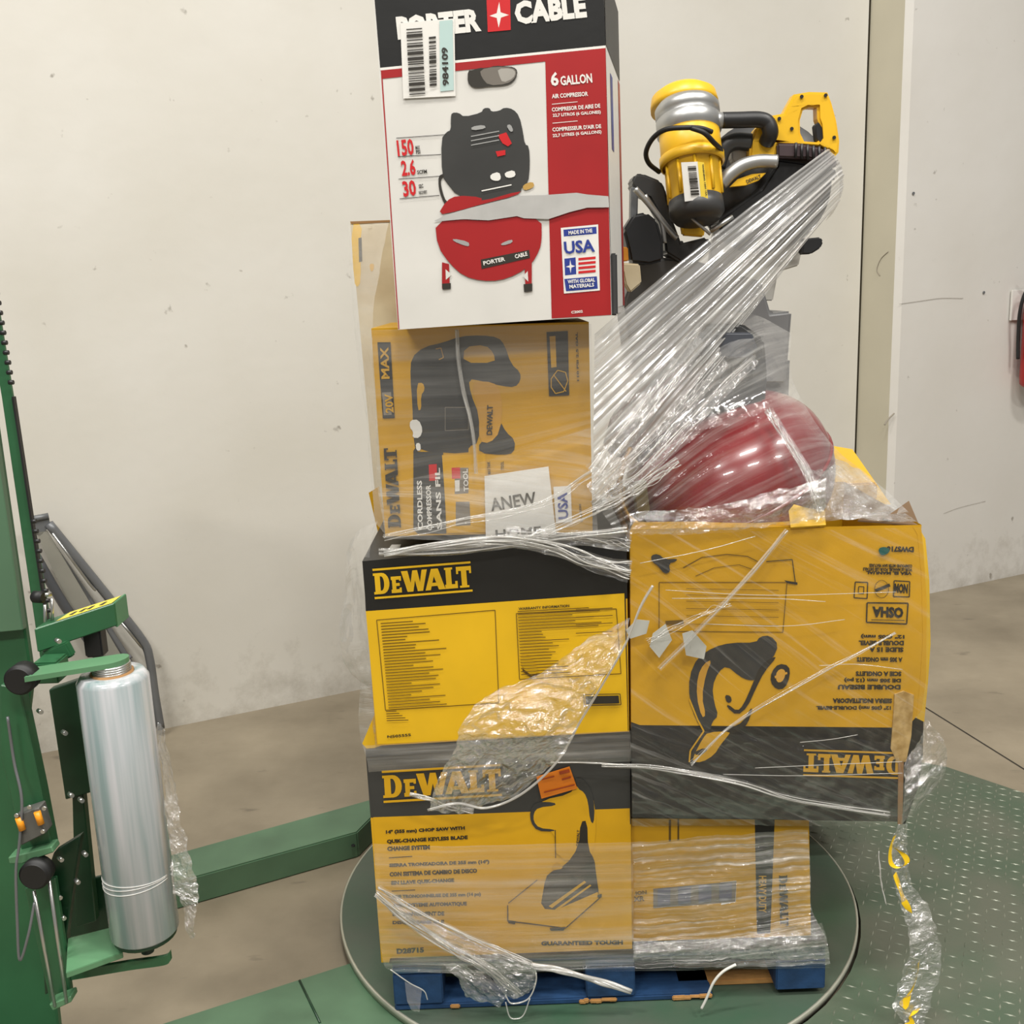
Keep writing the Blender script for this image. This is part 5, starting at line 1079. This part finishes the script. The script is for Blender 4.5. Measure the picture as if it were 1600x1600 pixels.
# veil over carton C, lower half
wrap('film_layer', [rowp(2.10, (590, 760), (760, 720), (925, 668)), rowp(2.098, (596, 800), (760, 790), (930, 770)), rowp(2.098, (604, 842), (760, 845), (935, 838))], film('film_c', base=0.08, streak=0.35, along=1.5, across=36, crinkle=0.1, thr=0.5), crink=0.004, cs=10, seed=8, uvrot=0.25)
wrap('film_layer', [rowp(2.112, (580, 516), (760, 510), (924, 506)), rowp(2.112, (586, 640), (760, 635), (926, 620)), rowp(2.112, (590, 760), (760, 720), (928, 668))], film('film_c2', base=0.04, streak=0.16, along=1, across=30, crinkle=0.05, thr=0.52), crink=0.003, cs=8, seed=9)
rope('film_cord', rowp(2.106, (714, 515), (716, 560), (724, 610), (734, 650), (742, 700), (744, 740)), 0.004, film('film_soft', base=0.14, streak=0.2, along=8, across=8, crinkle=0.2), T, 3, 0.0014, seed=70, ribbon_m=FH)
# left side veil and loose sheet
wrap('film_veil_left', [rowp(2.30, (546, 352, 2.55), (560, 350, 2.5), (606, 348, 2.45)), rowp(2.30, (552, 500, 2.45), (562, 500, 2.3), (582, 505, 2.14)), rowp(2.2, (572, 660, 2.4), (578, 660, 2.25), (588, 660, 2.12)), rowp(2.2, (585, 815, 2.35), (590, 820, 2.2), (602, 835, 2.12))], MC['film_c2'], crink=0.012, cs=9, seed=10, nu=24)
wrap('film_loose_sheet', [rowp(2.2, (545, 860, 2.22), (560, 828, 2.2), (590, 815, 2.14)), rowp(2.2, (540, 920, 2.22), (552, 910, 2.19), (570, 905, 2.12)), rowp(2.2, (530, 985, 2.22), (550, 990, 2.19), (574, 990, 2.12)), rowp(2.2, (540, 1040, 2.22), (556, 1050, 2.19), (578, 1056, 2.12)), rowp(2.2, (562, 1066, 2.22), (572, 1070, 2.19), (582, 1072, 2.12))], MC['film_c2'], crink=0.02, cs=9, seed=11, nu=30, edge=0.004)
wrap('film_veil_left', [rowp(2.2, (564, 1070, 2.2), (572, 1072, 2.15), (583, 1075, 2.105)), rowp(2.2, (560, 1120, 2.2), (572, 1120, 2.15), (586, 1120, 2.105)), rowp(2.2, (566, 1165, 2.2), (576, 1165, 2.15), (590, 1165, 2.105))], FW_, crink=0.006, cs=12, seed=12, nu=12)
# cords across the gap
rope('film_cord', rowp(2.075, (600, 866), (690, 852), (780, 845), (870, 858), (930, 880), (985, 892)), lambda t: 0.006 + 0.016 * t, FR_, T, 10, 0.0013, seed=2, ribbon_m=FH)
rope('film_cord', rowp(2.078, (592, 862), (700, 862), (800, 850), (860, 842), (980, 828)), 0.008, FR_, T, 5, 0.0009, seed=5, ribbon_m=FC_)
rope('film_cord', rowp(2.085, (790, 832), (860, 838), (930, 842), (985, 850)), 0.016, FR_, T, 5, 0.0010, seed=6, ribbon_m=FC_)
rope('film_cord', rowp(2.066, (940, 1196), (1010, 1198), (1080, 1208), (1160, 1224), (1240, 1248), (1390, 1272)), lambda t: 0.005 + 0.004 * t, FR_, T, 5, 0.0012, seed=7, ribbon_m=FH)
rope('film_cord', rowp(2.07, (860, 1190), (940, 1192), (1000, 1197)), 0.003, FR_, T, 4, 0.001, seed=17)
rope('film_cord', rowp(2.072, (1230, 828), (1170, 900), (1090, 985), (1030, 1045)), 0.005, film('film_soft', base=0.14, streak=0.2, along=8, across=8, crinkle=0.2), T, 3, 0.0016, seed=8, ribbon_m=film('film_broad', base=0.08, streak=0.3, along=2, across=60, crinkle=0.1))
rope('film_cord', rowp(2.072, (1080, 1195), (1150, 1130), (1260, 1065), (1400, 990)), 0.010, MC['film_soft'], T, 5, 0.0010, seed=9)
rope('film_cord', rowp(2.070, (1010, 1000), (1090, 960), (1140, 940)), 0.02, MC['film_soft'], T, 5, 0.0009, seed=19)
for k, (a_, b_, c_) in enumerate((((1040, 922), (1200, 930), (1400, 925)), ((1050, 935), (1200, 935), (1290, 940)), ((1000, 880), (1100, 860), (1180, 838)), ((1100, 975), (1230, 978), (1320, 968)), ((1280, 1040), (1340, 1038), (1410, 1046)), ((1180, 1200), (1290, 1195), (1410, 1190)), ((1250, 1160), (1300, 1155), (1340, 1148)), ((1130, 1210), (1250, 1212), (1410, 1208)))):
    tube('film_ridge', rowp(2.073, a_, b_, c_), 0.0007, FR_, T, seg=5)
panel_pts = [[(1020, 990), (1040, 975), (1050, 1000), (1030, 1028), (1015, 1010)], [(1066, 990), (1082, 985), (1104, 1010), (1100, 1030), (1072, 1024)], [(978, 985), (995, 968), (1015, 970), (1010, 990), (985, 998)]]
for q in panel_pts: panel('tape_scrap', q, 2.080, 0.001, mat('grey_tape', (176, 176, 168), 0.3), T, bev=0)
# cord from the lower left corner round to the bottom, with its bag of crumpled film
rope('film_cord', rowp(2.06, (588, 1396), (640, 1440), (700, 1478), (760, 1510), (812, 1552)), lambda t: 0.008 + 0.006 * math.sin(t * 3.1), FR_, T, 9, 0.0012, seed=10, ribbon_m=FH)
rope('film_cord', rowp(2.065, (590, 1388), (660, 1430), (740, 1468), (830, 1506)), lambda t: 0.010, FR_, T, 5, 0.0010, seed=11, ribbon_m=FH)
rope('film_cord', rowp(2.05, (830, 1508), (880, 1518), (930, 1532), (986, 1549)), 0.006, FR_, T, 9, 0.0030, seed=12)
wrap('film_flap', [rowp(2.06, (600, 1400), (640, 1420), (700, 1452)), rowp(2.055, (640, 1440), (690, 1460), (770, 1484)), rowp(2.045, (700, 1480), (760, 1490), (832, 1506)), rowp(2.04, (750, 1515), (790, 1530), (836, 1536)), rowp(2.05, (790, 1556), (806, 1560), (826, 1550))], FC_, crink=0.010, cs=15, seed=13)
tube('film_loop', rowp(2.045, (832, 1506), (838, 1530), (826, 1560), (800, 1568), (790, 1556)), 0.0018, FR_, T, seg=6)
tube('film_loop', rowp(2.045, (790, 1566), (796, 1588), (806, 1592), (818, 1586), (828, 1560)), 0.0016, FR_, T, seg=6)
wrap('film_flap', [rowp(2.05, (690, 1505), (730, 1510), (790, 1545)), rowp(2.04, (712, 1530), (745, 1540), (790, 1560)), rowp(2.045, (730, 1558), (760, 1568), (782, 1575))], FC_, crink=0.012, cs=16, seed=14, nu=30, nv=24, edge=0.006)
tube('film_cord', rowp(2.07, (610, 1515), (640, 1536), (662, 1548), (668, 1562)), 0.0014, FR_, T, seg=6)
wrap('film_flap', [rowp(2.08, (632, 1535), (646, 1540), (660, 1545)), rowp(2.07, (636, 1560), (648, 1560), (658, 1562)), rowp(2.06, (642, 1578), (648, 1580), (656, 1580))], FS, crink=0.008, cs=24, seed=15, nu=12, nv=12)
# big balloon flap in front of cartons A and B
wrap('film_balloon', [rowp(2.06, (960, 978), (972, 974), (984, 968)), rowp(2.04, (902, 1010), (945, 1005), (976, 1008)), rowp(2.03, (850, 1050), (905, 1045), (955, 1042)), rowp(2.015, (775, 1080), (865, 1082), (930, 1080)), rowp(2.00, (728, 1120), (830, 1122), (905, 1130)), rowp(2.00, (712, 1168), (800, 1172), (888, 1165)), rowp(2.02, (684, 1215), (770, 1216), (850, 1212)), rowp(2.04, (668, 1266), (730, 1270), (800, 1246))],
     film('film_balloon_plastic', base=0.05, streak=0.5, along=7, across=18, crinkle=1.0, cscale=26, rough=0.12, thr=0.55, glint=4, cap=0.42), crink=0.026, cs=12, seed=16, nu=70, nv=110, edge=0.004)
rope('film_cord', rowp(2.03, (668, 1266), (715, 1255), (760, 1262), (815, 1240), (870, 1190), (905, 1130), (935, 1080), (976, 1008), (1000, 950), (1020, 915)), lambda t: 0.003, FR_, T, 4, 0.0011, seed=13)
rope('film_cord', rowp(2.045, (640, 1242), (676, 1250), (700, 1262), (740, 1268)), 0.006, FR_, T, 7, 0.0013, seed=14)
# puff at the right corner
wrap('film_puff', [rowp(2.09, (1412, 1195), (1440, 1150), (1446, 1120)), rowp(2.07, (1412, 1225), (1450, 1190), (1474, 1155)), rowp(2.07, (1412, 1250), (1450, 1225), (1480, 1196)), rowp(2.09, (1408, 1290), (1430, 1270), (1462, 1232))], FC_, crink=0.016, cs=13, seed=17, nu=36, nv=36, edge=0.003)
tube('film_cord', rowp(2.04, (1150, 1507), (1130, 1518), (1115, 1535), (1104, 1560), (1096, 1576)), 0.0032, mat('white_strap', (214, 212, 204), 0.4), T, seg=8)

# film pulled up to the saw and tented over the compressor
T = thing('stretch_film', 'silvery stretched film band pulled diagonally up to the mitre saw, tenting the red tank', 'plastic film', at(940, 800, 2.1))
def bandrow(v):   # v 0 top edge .. 1 bottom edge
    l = at(926 + 3 * (1 - v), 522 + 275 * v, 2.10 + 0.02 * v)
    a0 = math.radians(-150 + 165 * v)
    ex, ey = 1262 + 46 * math.cos(math.radians(-62 + 120 * v)), 292 + 60 * math.sin(math.radians(-62 + 120 * v))
    e = at(ex, ey, 2.56 + 0.02 * v)
    lx, ly = 926, 522 + 275 * v
    mids = []
    for t in (0.33, 0.66): mids.append(at(lx + (ex - lx) * t, ly + (ey - ly) * t + 10 * math.sin(3.14 * t) * (v - 0.5), 2.10 + 0.46 * t - 0.02))
    back = at(ex + 4, ey + 2, 2.72)
    return [l] + mids + [e, back]
sheet('stretched_band', [bandrow(v) for v in (0, 0.15, 0.3, 0.42, 0.55)], FB, T, nu=90, nv=150, crink=0.004, cs=7, seed=20, ridge=0.0075, rf=62, rl=1.0)
sheet('stretched_band', [[at(1000 + 10 * k, 640 - 10 * k, 2.12), at(1080 + 3 * k, 560 - 12 * k, 2.3), at(1160 + 3 * k, 470 - 6 * k, 2.45), at(1262 + 2 * k, 345 + 0 * k, 2.6)] if False else bandrow(v) for k, v in enumerate((0.55, 0.72, 0.86, 1.0))], film('film_band_thin', base=0.20, streak=0.62, along=0.8, across=50, crinkle=0.05, rough=0.24, thr=0.51), T, nu=80, nv=120, crink=0.006, cs=8, seed=21, ridge=0.007, rf=50, rl=1.0)
sheet('film_tent', [rowp(2.4, (960, 640, 2.2), (1080, 500, 2.45), (1170, 490, 2.45), (1236, 520, 2.5)), rowp(2.3, (940, 700, 2.15), (1080, 580, 2.3), (1180, 560, 2.25), (1238, 592, 2.3)), rowp(2.2, (928, 760, 2.11), (1080, 650, 2.14), (1210, 640, 2.12), (1296, 690, 2.22)), rowp(2.14, (940, 800, 2.1), (1080, 740, 2.10), (1240, 730, 2.10), (1360, 745, 2.3)), rowp(2.10, (965, 832, 2.09), (1100, 834, 2.09), (1280, 815, 2.09), (1420, 800, 2.2))],
      film('film_tent_plastic', base=0.03, streak=0.26, along=1.3, across=34, crinkle=0.12, cscale=18, rough=0.2, thr=0.53, glint=0.7), T, nu=130, nv=130, crink=0.008, cs=8, seed=22, uvrot=-0.5, ridge=0.003, rf=35)
sheet('film_crumple', [rowp(2.085, (985, 800), (1120, 790), (1290, 745)), rowp(2.075, (985, 815), (1120, 808), (1290, 775)), rowp(2.08, (980, 835), (1120, 830), (1290, 810))], FC_, T, nu=80, nv=26, crink=0.016, cs=20, seed=23, edge=0.004)
sheet('film_crumple', [rowp(2.2, (1262, 720, 2.25), (1300, 715, 2.35), (1345, 735, 2.45)), rowp(2.14, (1270, 770, 2.12), (1330, 765, 2.2), (1395, 785, 2.3)), rowp(2.1, (1285, 815, 2.09), (1340, 812, 2.09), (1432, 815, 2.12))], FC_, T, nu=50, nv=40, crink=0.016, cs=18, seed=24)
for k, (pts, rr) in enumerate((([(928, 792, 2.09), (1010, 735, 2.11), (1100, 640, 2.2), (1180, 560, 2.35)], 0.014), ([(926, 770, 2.09), (1020, 690, 2.12), (1130, 560, 2.3)], 0.02), ([(926, 740, 2.09), (1000, 650, 2.14), (1100, 520, 2.35)], 0.02), ([(1280, 800, 2.08), (1262, 740, 2.12), (1225, 680, 2.18), (1200, 640, 2.24)], 0.010))):
    rope('film_cord', rowp(2.1, *pts), rr, FR_, T, 5, 0.0009, seed=30 + k, ribbon_m=FC_)
rope('film_cord', rowp(2.07, (820, 845), (900, 812), (985, 770), (1060, 720)), 0.016, MC['film_soft'], T, 9, 0.0010, seed=40)
rope('film_cord', rowp(2.07, (600, 842), (720, 815), (840, 790), (935, 735)), 0.012, MC['film_soft'], T, 6, 0.0010, seed=41)

# hanging tail of film and yellow tape at the right
T = thing('torn_film_strip', 'torn film streamer tangled with yellow tape hanging off the right carton corner', 'plastic film', at(1430, 1590, 2.0))
def HP(x, y): t = (y - 1280) / 320; return at(x, y, 2.085 - 0.10 * t)
sheet('film_streamer', [[HP(1402, 1285), HP(1410, 1285), HP(1416, 1285)], [HP(1392, 1330), HP(1405, 1332), HP(1418, 1330)], [HP(1398, 1385), HP(1412, 1385), HP(1424, 1380)], [HP(1412, 1430), HP(1428, 1425), HP(1448, 1412)], [HP(1422, 1480), HP(1445, 1470), HP(1466, 1462)], [HP(1408, 1530), HP(1436, 1526), HP(1468, 1520)], [HP(1396, 1570), HP(1424, 1572), HP(1452, 1570)], [HP(1420, 1606), HP(1432, 1608), HP(1446, 1606)]], FC_, T, nu=24, nv=110, crink=0.014, cs=13, seed=50, edge=0.006)
def ribbon(name, pts, w, m, tw=2.0, **k):
    P = catmull([HP(*p) for p in pts], 6); V = []; Fc = []
    for i, p in enumerate(P):
        t = i / (len(P) - 1); a = tw * math.sin(3 * t + 1); d = Vector((math.cos(a), math.sin(a) * 0.7, 0.35 * math.sin(2 * a))) * w * (0.7 + 0.3 * math.sin(t * 9))
        V += [p - d, p + d]
    for i in range(len(P) - 1): Fc.append((2 * i, 2 * i + 1, 2 * i + 3, 2 * i + 2))
    return link(name, data(V, Fc), m, T, smooth=True)
ribbon('yellow_tape', [(1398, 1306), (1392, 1325), (1392, 1348), (1404, 1356), (1417, 1348), (1412, 1335), (1400, 1326)], 0.0085, M_tape, 0.8)
ribbon('yellow_tape', [(1398, 1365), (1405, 1385), (1412, 1405), (1420, 1424)], 0.010, M_tape, 1.0)
ribbon('yellow_tape', [(1436, 1502), (1434, 1520), (1428, 1540), (1416, 1562), (1410, 1574)], 0.010, M_tape, 1.2)
ribbon('yellow_tape', [(1436, 1578), (1422, 1586), (1424, 1596), (1418, 1606)], 0.010, M_tape, 1.0)
rope('film_cord', [HP(1372, 1330), HP(1376, 1380), HP(1384, 1414)], 0.003, FR_, T, 3, 0.001, seed=60)
